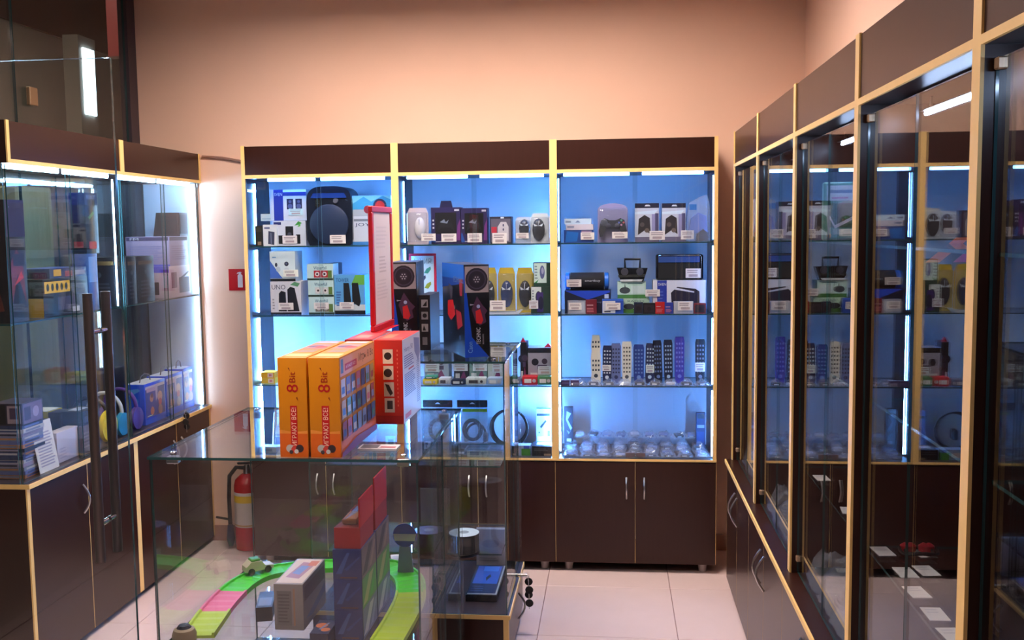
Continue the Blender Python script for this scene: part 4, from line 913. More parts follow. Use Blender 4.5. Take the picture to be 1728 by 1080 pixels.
# ---- cabinet 2, bottom shelf
def hangpack(r, label, stripe, Y=4.985):
    a, b, zt = pxbox(r, ZL, Y); w, h = b - a, zt - ZL
    t = empty('hanging_pack', ((a + b) / 2, Y, ZL + .0006)); tag(t, label, 'pack')
    MB().box(-w / 2, w / 2, 0, .004, h - .036, h, C(22, 24, 32)).build('header_card', t)
    MB().prism([(-.014, h - .020), (.014, h - .020), (.004, h - .012), (-.004, h - .012)], -.0008, -.0002, C(200, 216, 236)).build('hang_slot', t)
    MB().rbox(-w / 2, w / 2, -.012, .006, 0, h - .0365, M['film'], .004, 1).build('bag', t)
    if stripe: MB().box(-w / 2 + .03, w / 2, -.0135, -.0125, h - .058, h - .042, stripe).build('label_strip', t)
    c = MB()
    for k in range(3):
        c.tube([(w * .32 * math.cos(x) * (1 - .15 * k), .0 - .002 * k, h * .40 + h * .22 * math.sin(x) * (1 - .1 * k)) for x in [i * math.pi / 8 for i in range(16)]], .004, C(40, 40, 52), 6, True)
    c.build('coiled_cable', t); return t
hangpack((714.5, 675.5, 764, 768), 'left clear pack with a plain black header card on the bottom shelf', None)
hangpack((772, 675.5, 823, 768), 'clear bag with a black header card and lime stripe on the bottom shelf', C(160, 206, 40))
def coil(px, py, rp, label, Y, n=5, thick=.006):
    c = atY(px, py, Y); r0 = rp / FPX * Y
    z0 = ZL + .0006; t = empty('cable_coil', (c.x, Y, z0)); tag(t, label, 'cable')
    rz = min(r0, c.z - z0)
    for k in range(n):
        MB().tube([((r0 - .003 * k) * math.cos(x), .006 * math.sin(3 * x + k) + .008 * k, rz + thick + (rz - .003 * k) * math.sin(x)) for x in [i * math.pi / 14 for i in range(28)]], thick * .6, M['rubber'], 6, True).build('loop', t)
    MB().rbox(-.012, .012, -.012, .04, rz * .9 - .025, rz * .9 + .025, M['rubber'], .005, 1).build('plug', t)
coil(859, 715, 33, 'large black coil of cable standing on the bottom shelf behind the taller counter', 5.02)
item('u', 'tool_bag', 'clear grey pouch with a dark pen-shaped tool on the middle bottom shelf', 'pack', (905, 690, 929, 750), ZL, C(130, 150, 200), [('r', .05, .82, .95, .88, BK), ('p', [(.25, .55), (.65, .72), (.72, .68), (.35, .5)], BK), ('r', .05, .1, .95, .3, C(176, 196, 232)), ('d', .2, .4, .02, BK), ('r', .8, .3, .95, .45, C(40, 44, 70))], Y=5.03, d=.03)
item('v', 'drive_box', 'low black carton with a white strip on top on the middle bottom shelf', 'box', (898, 753, 931, 769.5), ZL, C(22, 22, 28), {'F': [('n', .1, .5, .9, .8, 2, C(90, 90, 100)), ('r', .6, .05, .95, .25, C(150, 130, 110))], 'T': [('r', .2, .3, .9, .8, C(214, 220, 230))]}, Y=4.85, d=.11)
item('w1', 'green_pack', 'pack with green and violet print at the middle of the bottom shelf', 'pack', (857, 752, 895, 768), ZL, C(150, 170, 210), [('r', .6, 0, 1, .7, C(70, 140, 60)), ('r', .1, .2, .5, .7, C(206, 190, 206)), ('r', .7, .7, .95, 1, C(70, 90, 190))], Y=4.86, d=.06)
item('w2', 'keyboard_box', 'long grey keypad carton lying before the lime-striped pack', 'box', (783, 760, 847, 770), ZL, C(150, 166, 200), {'F': [('r', .02, .4, .98, .6, C(110, 126, 170))], 'T': [('r', .05, .1, .6, .9, C(60, 64, 80)), ('r', .65, .1, .95, .9, C(70, 74, 90))]}, Y=4.85, d=.12)
t = empty('headset', (atY(802, 748, 5.02).x, 5.055, ZL + .021)); tag(t, 'dark headset with pale ear pads lying on the bottom shelf behind the counter edge', 'headset')
MB().tube([(.05 * math.cos(x), .0, .045 + .055 * math.sin(x)) for x in [math.pi * (-.1 + 1.2 * i / 14) for i in range(15)]], .006, M['black'], 8).build('headband', t)
for s in (-1, 1): MB().lathe([(.008, -.012), (.026, -.010), (.028, .0), (.022, .012), (.006, .014)], C(180, 170, 160) if s < 0 else C(50, 60, 76), s * .05, 0, .03, 18, 'x').build('ear_cup', t)
MB().tube([(.05, -.01, .02), (.03, -.05, -.012), (-.02, -.055, -.012)], .003, M['rubber']).build('lead', t)
# ---- cabinet 3, top shelf
item('A1', 'card_reader_box', 'blue carton at the bottom of the short stack left on the corner top shelf', 'box', (951.5, 388, 1001, 411), S1, C(40, 76, 150), [('p', [(.05, .05), (.45, .1), (.5, .8), (.1, .9)], C(30, 110, 200)), ('r', .6, .7, .95, .95, C(150, 130, 160))], Y=4.895)
item('A2', 'card_reader_box', 'white carton in the middle of the short stack left on the corner top shelf', 'box', (955, 378.5, 1001, 387.5), TOP['A1'], C(214, 206, 220), [('r', .05, .4, .3, .7, C(130, 140, 170))], Y=4.893)
item('A3', 'card_reader_box', 'white carton on top of the short stack left on the corner top shelf', 'box', (952, 369, 998, 378), TOP['A2'], C(200, 222, 240), [('r', .05, .3, .25, .6, C(130, 150, 180)), ('p', [(.4, .3), (.5, .7), (.6, .3)], C(120, 140, 180))], Y=4.898)
def pad(col):
    def f(t, w, h):
        m = MB(); cx = w * .43; cz = h * .46
        pts = [(-cx * .9, cz + .02), (-cx * .6, cz + .030), (-cx * .25, cz + .020), (cx * .25, cz + .020), (cx * .6, cz + .030), (cx * .9, cz + .02), (cx * 1.08, cz - .03), (cx * .98, cz - .062), (cx * .75, cz - .055), (cx * .48, cz - .018), (-cx * .48, cz - .018), (-cx * .75, cz - .055), (-cx * .98, cz - .062), (-cx * 1.08, cz - .03)]
        m.prism(pts, -.008, .014, col); o = m.build('gamepad', t)
        for s in (-1, 1): MB().lathe([(.006, -.018), (.012, -.016), (.010, -.0085)], C(70, 70, 84), s * cx * .34, 0, cz - .006, 14, 'y').build('thumb_stick', o)
        MB().lathe([(.001, -.0105), (.016, -.010), (.018, -.0085)], C(60, 62, 76), -cx * .66, 0, cz + .008, 14, 'y').build('direction_pad', o)
        for i in range(4): MB().lathe([(.001, -.0105), (.005, -.010), (.005, -.0085)], [C(190, 80, 80), C(80, 160, 120), C(90, 110, 190), C(190, 120, 160)][i], cx * .66 + .011 * math.cos(i * math.pi / 2), 0, cz + .008 + .011 * math.sin(i * math.pi / 2), 10, 'y').build('button', o)
    return f
blister('A4', (1008.5, 343, 1059.5, 409.5), S1, 'arched clear blister pack with a black gamepad on the corner top shelf', C(150, 140, 176), pad(C(24, 24, 36)), arched=True)
for i, r in enumerate(((1071.5, 343, 1112, 408.5), (1117, 343, 1157, 408.5))):
    k = 'B%d' % i
    o = item(k, 'gamepad_box', ('left' if i == 0 else 'right') + ' of two white window cartons with dark gamepads inside', 'box', r, S1, C(200, 204, 222), [('r', 0, .88, 1, 1, C(34, 30, 50)), ('p', [(.4, .92), (.45, .96), (.6, .96), (.65, .92)], W_), ('p', [(0, .72), (0, .78), (.95, .82), (.8, .72)], C(214, 230, 246)), ('p', [(.12, .18), (.16, .6), (.4, .7), (.62, .62), (.66, .2), (.4, .3)], C(52, 46, 48)), ('d', .3, .45, .06, C(90, 80, 78)), ('d', .5, .3, .06, C(110, 96, 90)), ('r', .7, .05, .84, .72, C(150, 146, 190)), ('r', .84, .05, .98, .74, C(80, 76, 110)), ('r', 0, 0, 1, .13, C(110, 104, 130))], d=.08, group='white gamepad cartons')
t = empty('clear_bag', (atY(1178, 400, YG).x, YG, S1 + .0005)); tag(t, 'tall clear plastic bag with blue wrapping, at the right end of the top shelf', 'bag')
a, b, zt = pxbox((1159, 329, 1198, 406), S1, YG); w, h = b - a, zt - S1
MB().prism([(-w / 2, .0), (w / 2, 0), (w * .48, h * .8), (w * .38, h), (w * .12, h * .97), (-w * .38, h * .84), (-w / 2, h * .5)], -.01, .04, M['film']).build('bag', t)
MB().prism([(-w * .42, .04), (w * .42, .04), (w * .36, h * .55), (0, h * .62), (-w * .3, h * .5)], 0, .03, C(90, 120, 200)).build('wrapping', t); MB().prism([(-w * .1, .001), (w * .46, .001), (w * .44, h * .18), (w * .2, h * .27), (-w * .06, h * .16)], -.006, .034, C(50, 44, 60)).build('device', t)
MB().box(-w * .4, -w * .08, -.0115, -.0105, h * .68, h * .8, C(60, 120, 190)).build('sticker', t)
ptag((980, 392, 1003, 404.5), 'the short stack of card reader cartons', 4.892); ptag((1033, 391, 1059, 402.5), 'the arched gamepad blister pack', 4.868); ptag((1096, 389.5, 1122, 405), 'the left white gamepad carton'); ptag((1149, 388.5, 1171, 404), 'the right white gamepad carton')
# ---- cabinet 3, second shelf
item('D1', 'speaker_carton', 'black and blue carton under the blue-ended cylinder speaker', 'box', (953, 490.5, 1031, 528), S2, C(22, 26, 50), [('p', [(.02, .98), (.5, .6), (.98, .92), (.98, 1), (.02, 1)], C(30, 70, 200)), ('r', .86, .66, .95, .84, C(190, 206, 230)), ('n', .06, .5, .3, .62, 1, C(110, 120, 150)), ('t', 'smartbuy', .5, .44, .8, .54, C(120, 130, 160))], Y=4.90, d=.12)
a, b, zt = pxbox((953, 460.5, 1028, 490), TOP['D1'], 4.915); w = b - a; r_ = (zt - TOP['D1']) / 2
t = empty('cylinder_speaker', ((a + b) / 2, 4.915 + r_, TOP['D1'] + .0006)); tag(t, 'black cylinder speaker with bright blue ends lying on its carton', 'speaker')
MB().lathe([(r_ * .98, -w * .38), (r_, -w * .37), (r_, w * .37), (r_ * .98, w * .38)], mat('speaker_cloth', lin((24, 24, 36)), .8), 0, 0, r_, 26, 'x').build('body', t)
for s in (-1, 1): MB().lathe([(r_ * .5, min(s * w * .381, s * w * .5)), (r_ * .99, min(s * w * .381, s * w * .5) + .004), (r_ * .99, max(s * w * .381, s * w * .5) - .004), (r_ * .5, max(s * w * .381, s * w * .5))], C(20, 110, 226), 0, 0, r_, 26, 'x').build('end_cap', t)
m = MB(); art(m, [('t', 'smartbuy', 0, 0, 1, 1, C(200, 206, 220))], lambda u, v, o: (-.01 + u * .075, -r_ - .0006 - o, r_ * .9 + v * .014), .075, .014); m.build('lettering', t)
sm = [('E1', (958, 508, 988, 527.5), C(150, 156, 176), 'small grey-white carton at the left front of the second corner shelf', 'gw'), ('E2', (988.5, 506, 1007, 527.5), C(110, 24, 44), 'small maroon carton next to the grey-white one', 'lines'), ('E3', (1016, 505, 1052, 528), C(40, 80, 180), 'small blue and white carton below the boombox cartons', 'bw'), ('E4', (1070, 510.5, 1085, 528), C(34, 44, 70), 'small navy carton in the front row of the second corner shelf', ''), ('E5', (1085.5, 511.5, 1105.5, 528.5), C(20, 16, 20), 'small black carton in the front row of the second corner shelf', ''), ('E6', (1106, 510, 1121.5, 528.5), C(190, 26, 34), 'small bright red carton in the front row of the second corner shelf', 'lines'), ('E7', (1122, 511, 1136, 528.5), C(40, 56, 150), 'small violet-blue carton in the front row of the second corner shelf', 'lines'), ('E8', (1137, 509, 1170, 530), C(190, 190, 206), 'small white-grey carton before the large white speaker carton', 'gw'), ('E9', (1171, 512, 1191, 528), C(120, 20, 26), 'small dark red carton at the right end of the second corner shelf', '')]
for k, r, c_, l, st in sm:
    pr = {'gw': [('r', .05, .1, .95, .9, C(176, 182, 200)), ('r', .2, .3, .8, .7, C(206, 210, 222))], 'lines': [('n', .1, .1, .85, .45, 3, C(200, 120, 130)), ('n', .1, .55, .7, .7, 1, C(190, 150, 160))], 'bw': [('r', .02, .05, .62, .88, C(200, 206, 222)), ('r', .1, .1, .4, .2, C(60, 60, 80)), ('r', .0, .9, 1, 1, C(60, 110, 220))], '': [('r', .08, .1, .92, .85, C(50, 40, 48)), ('d', .5, .45, .2, C(30, 24, 30))]}[st]
    item(k, 'small_carton', l, 'box', r, S2, c_, pr, Y=4.868, d=.03, group='small cartons on the second corner shelf')
item('F1', 'radio_box', 'green and white radio carton, lower of two under the boombox', 'box', (1050, 503.5, 1096, 527.5), S2, C(176, 206, 186), [('r', 0, 0, 1, .3, C(80, 130, 60)), ('t', 'RADIO', .2, .74, .8, .88, C(60, 90, 100)), ('o', .25, .45, .2, .2, C(50, 56, 64))], Y=4.905)
item('F2', 'radio_box', 'green and white radio carton, upper of two under the boombox', 'box', (1042, 475.5, 1090, 503), TOP['F1'], C(190, 222, 214), [('r', 0, 0, 1, .22, C(70, 130, 70)), ('o', .26, .48, .19, .2, C(60, 70, 80)), ('p', [(.24, .6), (.26, .9), (.3, .6)], C(60, 70, 80)), ('n', .35, .84, .95, .95, 1, C(90, 130, 130)), ('r', .48, .3, .95, .75, C(206, 226, 230))], Y=4.905)
a, b, zt = pxbox((1041, 452, 1093, 475), TOP['F2'], 4.90); w, h = b - a, zt - TOP['F2']
t = empty('boombox', ((a + b) / 2, 4.90, TOP['F2'] + .0006)); tag(t, 'small black boombox with a square handle and chrome strip', 'radio')
MB().prism([(-w * .38, 0), (w * .36, 0), (w / 2, h * .96), (-w / 2, h)], 0, .07, C(24, 26, 34, .25)).build('body', t)
MB().prism([(-w * .44, h * .30), (w * .40, h * .36), (w * .42, h * .54), (-w * .46, h * .48)], -.003, .0, mat('radio_chrome', (.9, .9, .92), .1, 1.0)).build('trim_strip', t)
MB().prism([(-w * .38, .001), (w * .3, .001), (w * .34, h * .16), (-w * .40, h * .16)], -.002, .0, C(214, 220, 226, .2)).build('trim_strip', t)
for s in (-1, 1): MB().lathe([(.012, -.004), (.018, -.003), (.018, .001)], C(60, 62, 76), s * w * .25, 0, h * .72, 16, 'y').build('speaker_cone', t)
hz = atY(1066, 438, 4.90).z - TOP['F2']
MB().tube([(-w * .23, .03, h * .97), (-w * .24, .03, hz), (w * .26, .03, hz), (w * .25, .03, h * .97)], .006, M['black'], 8).build('handle', t)
item('G1', 'speaker_carton', 'large white and blue carton with a black speaker picture in the corner cabinet', 'box', (1102, 473, 1191, 528), S2, C(214, 216, 228), [('r', .08, 0, .26, 1, C(34, 56, 160)), ('t', 'SVEN', .10, .84, .25, .92, W_), ('p', [(.36, .1), (.34, .62), (.46, .8), (.8, .74), (.88, .66), (.88, .1)], C(34, 30, 50)), ('p', [(.4, .72), (.78, .62), (.78, .66), (.42, .78)], C(206, 210, 226)), ('n', .1, .3, .2, .7, 4, C(80, 100, 190))], Y=4.90, d=.14)
a, b, zt = pxbox((1107, 429.5, 1187, 471.5), TOP['G1'], 4.91); w, h = b - a, zt - TOP['G1']
t = empty('bookshelf_speaker', ((a + b) / 2, 4.91, TOP['G1'] + .0006)); tag(t, 'wide black speaker with a shiny rounded frame on the white carton', 'speaker')
MB().rbox(-w / 2, w / 2, .004, .08, 0, h, C(22, 22, 30, .2), .010, 3).build('body', t)
MB().box(-w * .45, w * .42, -.001, .0045, h * .06, h * .66, C(14, 14, 18, .7)).build('grille', t); MB().box(-w * .45, w * .42, .0, .005, h * .69, h * .92, C(60, 90, 160, .2)).build('glossy_strip', t)
MB().tube([(-w * .44, .001, h * .95), (w * .42, .001, h * .97), (w * .46, .001, h * .9), (w * .46, .001, h * .1)], .002, M['chrome']).build('trim_line', t)
for r, l, Y in (((956, 471.5, 981, 484), 'the blue-ended cylinder speaker', 4.912), ((1022, 511, 1047, 523), 'the small blue and white carton', 4.868), ((1089, 488.5, 1113.5, 500.5), 'the edge of the upper radio carton', 4.898), ((1157, 453, 1182.5, 469), 'the wide black speaker', 4.909), ((1144, 509, 1169, 524), 'the small white-grey carton', 4.868), ((960, 511, 981, 523), 'the small grey-white carton', 4.868)): ptag(r, l, Y)
# ---- cabinet 3, remotes on the third shelf
def remote(r, body, btn, label, rot=0.0, kind=0, Y=4.93):
    a, b, zt = pxbox(r, S3 + .02, Y); w, h = b - a, zt - S3
    t = empty('remote_control', ((a + b) / 2, Y, S3 + .0006 + abs(rot) * w * .5)); t.rotation_euler = (0, rot, 0); tag(t, label, 'remote', 'remote controls on the third corner shelf')
    if kind == 1: pts = [(-w * .46, 0), (w * .46, 0), (w * .5, h * .55), (w * .42, h * .66), (w * .48, h * .76), (w * .36, h), (-w * .36, h), (-w * .48, h * .76), (-w * .42, h * .66), (-w * .5, h * .55)]
    else: pts = [(-w * .40, 0), (w * .40, 0), (w * .47, h * .2), (w * .5, h * .92), (w * .42, h), (-w * .42, h), (-w * .5, h * .92), (-w * .47, h * .2)]
    MB().prism(pts, 0, .018, body).build('body', t)
    m = MB(); n = 7
    for i in range(n):
        for j in range(3):
            z = h * (.28 + .58 * i / (n - 1)); x = (j - 1) * w * .28
            if kind == 1 and 3 <= i <= 4: continue
            m.box(x - w * .08, x + w * .08, -.0015, .0, z - h * .02, z + h * .02, btn)
    m.lathe([(.001, -.002), (w * .18, -.0018), (w * .2, 0)], btn, 0, 0, h * .16, 12, 'y'); o = m.build('buttons', t); o['kind'] = 'stuff'
    return t
WB = C(232, 228, 214); rem = [((997, 566, 1014, 632), WB, C(60, 70, 80), 'tall white remote with two dark keys, leftmost of the row', 0, 1), ((1016, 584, 1032, 628), C(34, 44, 84), C(200, 206, 220), 'short dark blue remote with a large white figure, second of the row', .02, 0), ((1031.5, 580, 1048, 630), C(110, 124, 176), C(50, 56, 90), 'silver-blue remote with dark round keys, third of the row', 0, 0), ((1049.5, 577, 1066, 630), WB, C(90, 90, 90), 'cream remote with dark key row, fourth of the row', 0, 0), ((1069, 582, 1087, 628), C(44, 70, 150), C(120, 150, 210), 'blue remote with pale keys, fifth of the row', 0, 0), ((1088, 580, 1104, 630), C(44, 50, 84), C(190, 206, 220), 'dark remote with a pale foot, sixth of the row', .03, 0), ((1104, 575, 1119, 630), C(28, 32, 50), C(110, 130, 170), 'black remote leaning left, seventh of the row', -.04, 0), ((1121, 574, 1136, 630), C(30, 36, 56), C(170, 190, 210), 'black remote in a shiny sleeve, eighth of the row', -.02, 0), ((1138.5, 569, 1155, 628), C(64, 60, 150), C(120, 130, 200), 'tall violet remote with many keys, ninth of the row', 0, 0), ((1173.5, 573, 1190, 632), C(24, 26, 40), C(130, 130, 150), 'black remote standing apart at the right end of the row', 0, 0)]
for r, c_, bn, l, ro, kd in rem: remote(r, c_, bn, l, ro, kd)
ptag((1173, 612, 1190, 627), 'the black remote standing apart', 4.93); ptag((1016, 616, 1031, 626), 'the short dark blue remote', 4.93, (236, 232, 226)); ptag((1090, 616, 1104, 629), 'the dark remote with a pale foot', 4.93, (230, 236, 220))
item('H1', 'slim_pack', 'slim dark pack with white swirls at the left end of the corner bottom shelf', 'pack', (952, 687, 967, 752), ZL, C(30, 34, 52), [('p', [(.3, .9), (.8, .85), (.4, .7), (.9, .5), (.7, .45), (.2, .7)], C(150, 170, 200)), ('p', [(.3, .45), (.6, .4), (.9, .5), (.5, .35)], C(120, 140, 170)), ('r', .3, .18, .8, .25, C(190, 200, 220))], Y=5.02, d=.03)
item('H2', 'slim_pack', 'slim blue-black pack at the right end of the corner bottom shelf', 'pack', (1175, 697, 1190, 752), ZL, C(34, 54, 110), [('r', .1, .6, .9, .68, C(150, 170, 210)), ('r', .1, .2, .9, .5, C(40, 70, 140)), ('r', .1, .85, .9, .98, C(30, 36, 60))], Y=5.02, d=.03)

# ---- little clear bags
def bag_mesh(seed, w=.075, d=.055, h=.018, inner=C(150, 160, 190)):
    rnd = random.Random(seed); nx, ny = 7, 6; vt, vb = [], []
    for j in range(ny):
        for i in range(nx):
            u, v = i / (nx - 1), j / (ny - 1); e = min(1, 4 * min(u, 1 - u)) * min(1, 4 * min(v, 1 - v))
            x = (u - .5) * w + rnd.uniform(-.003, .003); y = (v - .5) * d + rnd.uniform(-.003, .003)
            vt.append((x, y, .003 + h * e * rnd.uniform(.6, 1.1))); vb.append((x, y, .0006))
    fs = []; N = nx * ny
    for j in range(ny - 1):
        for i in range(nx - 1):
            a = j * nx + i; fs.append((a, a + 1, a + nx + 1, a + nx)); fs.append((N + a, N + a + nx, N + a + nx + 1, N + a + 1))
    for i in range(nx - 1): fs.append((i, N + i, N + i + 1, i + 1)); a = (ny - 1) * nx + i; fs.append((a, a + 1, N + a + 1, N + a))
    for j in range(ny - 1): a = j * nx; fs.append((a, a + nx, N + a + nx, N + a)); a = j * nx + nx - 1; fs.append((a, N + a, N + a + nx, a + nx))
    m = MB(); m.poly(vt + vb, fs, M['film'], False); c = MB(); c.rbox(-w * .32, w * .30, -d * .3, d * .3, .002, max(.005, h * .55), inner, .002, 1)
    c.box(-w * .2, w * .1, -d * .31, -d * .305, .003, h * .4, W_); return m, c
_bag = {}
def parts_bag(kind, loc, rz, label, group, sc=1.0, tilt=0.0, sz=1.0):
    if kind not in _bag:
        m, c = bag_mesh(kind, inner=[C(150, 160, 190), C(60, 64, 86), C(196, 200, 214), C(40, 40, 52), C(110, 120, 160)][kind % 5]); o = m.build('parts_bag'); c.build('contents', o); _bag[kind] = o; r = o
    else: r = copy_tree(_bag[kind])
    r.location = loc; r.rotation_euler = (tilt, 0, rz); r.scale = (sc, sc, sc * sz); tag(r, label, 'bag', group); return r
rnd = random.Random(11)
ORD = ('first', 'second', 'third', 'fourth', 'fifth', 'sixth', 'seventh', 'eighth', 'ninth')
for row, (Y, dz) in enumerate(((4.875, 0), (4.94, 0), (5.01, .001), (5.08, .001))):
    for i in range(9):
        x = -.208 + i * .0795 + rnd.uniform(-.006, .006)
        parts_bag(rnd.randrange(5), (x, Y + rnd.uniform(-.008, .008), ZL + .0008), rnd.uniform(-.35, .35), '%s clear bag from the left in the %s row on the corner bottom shelf' % (ORD[i], ('front', 'second', 'third', 'rear')[row]), 'bags on the corner bottom shelf', rnd.uniform(.9, 1.05), 0.0, (1.0, 1.5, 2.2, 2.4)[row])
for i in range(9):
    x = -.175 + i * .072 + rnd.uniform(-.006, .006)
    parts_bag(rnd.randrange(5), (x, 5.06 + rnd.uniform(-.01, .01), ZL + .062), rnd.uniform(-.4, .4), '%s clear bag from the left in the upper layer on the corner bottom shelf' % ORD[i], 'bags in the upper layer on the corner bottom shelf', .92, .30, 1.6)
for i in range(9):
    x = -.17 + i * .075
    parts_bag(rnd.randrange(5), (x, 4.872, S3 + .0008), rnd.uniform(-.3, .3), '%s clear bag from the left lying in front of the row of remotes' % ORD[i], 'bags before the remotes', 1.0, 0.0, 1.6)
for i in range(5):
    x = -.99 + i * .06
    parts_bag(rnd.randrange(5), (x, 4.88, ZL + .0008), rnd.uniform(-.3, .3), '%s clear bag from the left at the left of the middle bottom shelf' % ORD[i], 'bags on the middle bottom shelf', .75)
for i, (r, c_) in enumerate((((1056, 765, 1072, 770), C(110, 90, 96)), ((1073, 765, 1089, 770), C(110, 90, 96)))):
    pass
for i, px in enumerate((1064, 1081)):
    a = atY(px, 768, 4.825); carton('tiny_box', ('left' if i == 0 else 'right') + ' of two tiny taupe cartons at the front edge of the corner bottom shelf', 'box', (a.x, 4.8435, ZL + .0006), .045, .012, .022, C(120, 98, 104), None)
for i, px in enumerate((954, 970)):
    a = atY(px, 642, 4.86); carton('tiny_box', ('left' if i == 0 else 'right') + ' of two tiny plum cartons at the left end of the remote shelf', 'box', (a.x, 4.852 , S3 + .0006), .042, .02, .028, C(80, 66, 110), {'F': [('r', .1, .3, .9, .7, C(110, 96, 140))], 'T': [('r', .05, .05, .95, .95, C(200, 214, 230))]})
# ================================================================ wall things
a = atY(386, 454, YW); b = atY(414.5, 490, YW)
w, h = b.x - a.x, a.z - b.z
t = empty('extinguisher_sign', (a.x + w / 2, YW - .0006, b.z)); tag(t, 'small red wall sign with a white fire extinguisher symbol', 'sign')
MB().box(-w / 2, w / 2, -.004, 0, 0, h, C(190, 10, 18, .3)).build('plate', t)
MB().prism([(w * .06, h * .14), (w * .36, h * .14), (w * .36, h * .70), (w * .28, h * .76), (w * .27, h * .82), (w * .33, h * .84), (w * .22, h * .87), (w * .06, h * .84), (0, h * .76), (w * .12, h * .80), (w * .14, h * .76), (w * .06, h * .70)], -.0052, -.0041, C(226, 220, 226)).build('symbol', t)
p0, p1 = atY(341, 264, YW - .012), atY(408, 272, YW - .012)
tag(MB().tube([p0, p0.lerp(p1, .5) + Vector((0, 0, .006)), p1], .0065, C(150, 110, 90)).build('wall_cable', None, p0, p0), 'thin brown cable conduit on the wall between the left and back cabinets', 'cable')
ex = Vector((-1.945, 5.065, 0)); t = empty('fire_extinguisher', ex); tag(t, 'red fire extinguisher with a black hose standing on the floor by the wall', 'extinguisher')
FR = mat('extinguisher_red', lin((186, 14, 24)), .25)
MB().lathe([(.05, .0005), (.068, .004), (.070, .02), (.070, .345), (.062, .378), (.035, .402), (.022, .408)], FR, n=28).build('cylinder', t)
lb = MB().lathe([(.0704, .13), (.0708, .131), (.0708, .315), (.0704, .316)], C(206, 196, 190), n=28).build('label_wrap', t)
MB().lathe([(.0710, .262), (.0713, .263), (.0713, .298), (.0710, .299)], C(230, 190, 40), n=28).build('label_band', lb)
MB().lathe([(.0710, .135), (.0713, .136), (.0713, .143), (.0710, .144)], C(190, 150, 90), n=28).build('label_band', lb)
MB().lathe([(.018, .4085), (.020, .43), (.012, .455)], M['steel'], n=16).build('valve', t)
MB().prism([(-.045, .456), (.05, .462), (.06, .472), (-.05, .466)], -.010, .010, M['black']).build('lever', t)
MB().tube([Vector(q) for q in ((-.012, -.01, .44), (-.05, -.02, .445), (-.085, -.03, .40), (-.092, -.03, .28), (-.09, -.03, .14))], .011, M['rubber'], 10).build('hose', t)
MB().lathe([(.012, .02), (.022, .06), (.014, .135)], C(40, 40, 60), -.09, -.03, 0, 14).build('nozzle', t)
MB().tube([(-.101, -.03, .165), (-.17, -.02, .172)], .006, M['rubber'], 8).build('spray_tip', t)

# ================================================================ goods in the left cabinets
XG = XL - .048
R90 = math.pi / 2
def litem(name, label, cat, px0, px1, ytop, z0, col, prints=None, X=XG, d=.12, group=None, pym=None, h=None):
    """box facing the shop (+x); px0..px1 is its shop-facing side in the photograph"""
    pm = pym if pym else 600
    # depth from the picture at the foot of the box
    def yy(px):
        lo, hi = 3.0, 6.0
        for _ in range(40):
            mid = (lo + hi) / 2
            d_ = Vector((X, mid, z0)) - Vector((0, 0, CAMZ)); q = 864 + FPX * d_.dot(_r2) / d_.dot(_f)
            if q < px: lo = mid
            else: hi = mid
        return lo
    ya, yb = yy(px0), yy(px1)
    ya = max(ya, LY[0] + .012); yb = min(yb, LY[2] - .03)
    if h is None: h = atX((px0 + px1) / 2, ytop, X).z - z0
    d = min(d, X - XLB - .012)
    o = carton(name, label, cat, (X, (ya + yb) / 2, z0 + .0006), yb - ya, d, h, col, prints, R90, group, .001)
    return o, z0 + h, ya, yb
# far cabinet, bottom shelf: three blue picture boxes
for i, (p0, p1, yt) in enumerate(((246, 281, 643), (282, 310, 630), (311, 337, 618))):
    pr = [('r', .04, .16, .96, .93, C(70, 70, 140)), ('r', .04, .86, .96, .93, C(206, 190, 206)), ('r', .1, .78, .6, .88, C(190, 150, 170)), ('d', .32, .62, .10, C(190, 130, 110)), ('d', .34, .68, .06, C(110, 60, 60)), ('d', .72, .6, .13, C(206, 150, 130)), ('d', .72, .46, .09, C(190, 80, 80)), ('d', .34, .30, .10, C(200, 120, 90)), ('d', .72, .27, .12, C(160, 120, 110)), ('p', [(.5, .9), (.62, .92), (.6, .6), (.52, .5)], C(190, 170, 200)), ('n', .1, .18, .4, .22, 1, C(206, 206, 190)), ('r', 0, 0, 1, .12, C(40, 90, 210))]
    o, zt, ya, yb = litem('doll_box', ('nearest', 'middle', 'farthest')[i] + ' of three blue picture cartons with carrying cords in the left cabinet', 'box', p0, p1, yt, LZL, C(24, 84, 226), {'F': pr, 'L': [('p', [(.2, .7), (.8, .85), (.7, .9), (.3, .88)], C(90, 160, 240)), ('d', .6, .6, .05, C(60, 130, 236))], 'T': [('r', .03, .03, .97, .97, C(206, 210, 226))]}, X=XG - .03, d=.10, group='blue picture cartons')
    w = yb - ya; h = zt - LZL
    MB().tube([(-w * .25, .05, h), (-w * .18, .05, h + .03), (0, .05, h + .04), (w * .18, .05, h + .03), (w * .25, .05, h)], .003, C(90, 90, 110)).build('cord_handle', o)
def headphones(px, py_, label, band, cup, inner, r=.082, k=1.0):
    c = atX(px, 700, XL - .15); y = c.y; t = empty('headphones', (XL - .15, y, LZL + .0006), 0); tag(t, label, 'headphones')
    MB().tube([(.0 + r * math.cos(x), 0, r + .034 + r * 1.05 * math.sin(x)) for x in [math.pi * (-.05 + 1.1 * i / 16) for i in range(17)]], [.009] * 17, band, 10).build('headband', t)
    for s in (-1, 1):
        cp = MB().lathe([(.01, -.015), (.050 * k, -.013), (.056 * k, -.004), (.052 * k, .010), (.012, .015)], cup, s * r, 0, .058 * k, 22, 'x').build('ear_cup', t)
        MB().lathe([(.012, 0), (.040 * k, .004), (.042 * k, .012), (.014, .014)], inner, s * r - s * .018 - (.008 if s > 0 else .006), 0, .058 * k, 20, 'x').build('ear_pad', cp)
    return t
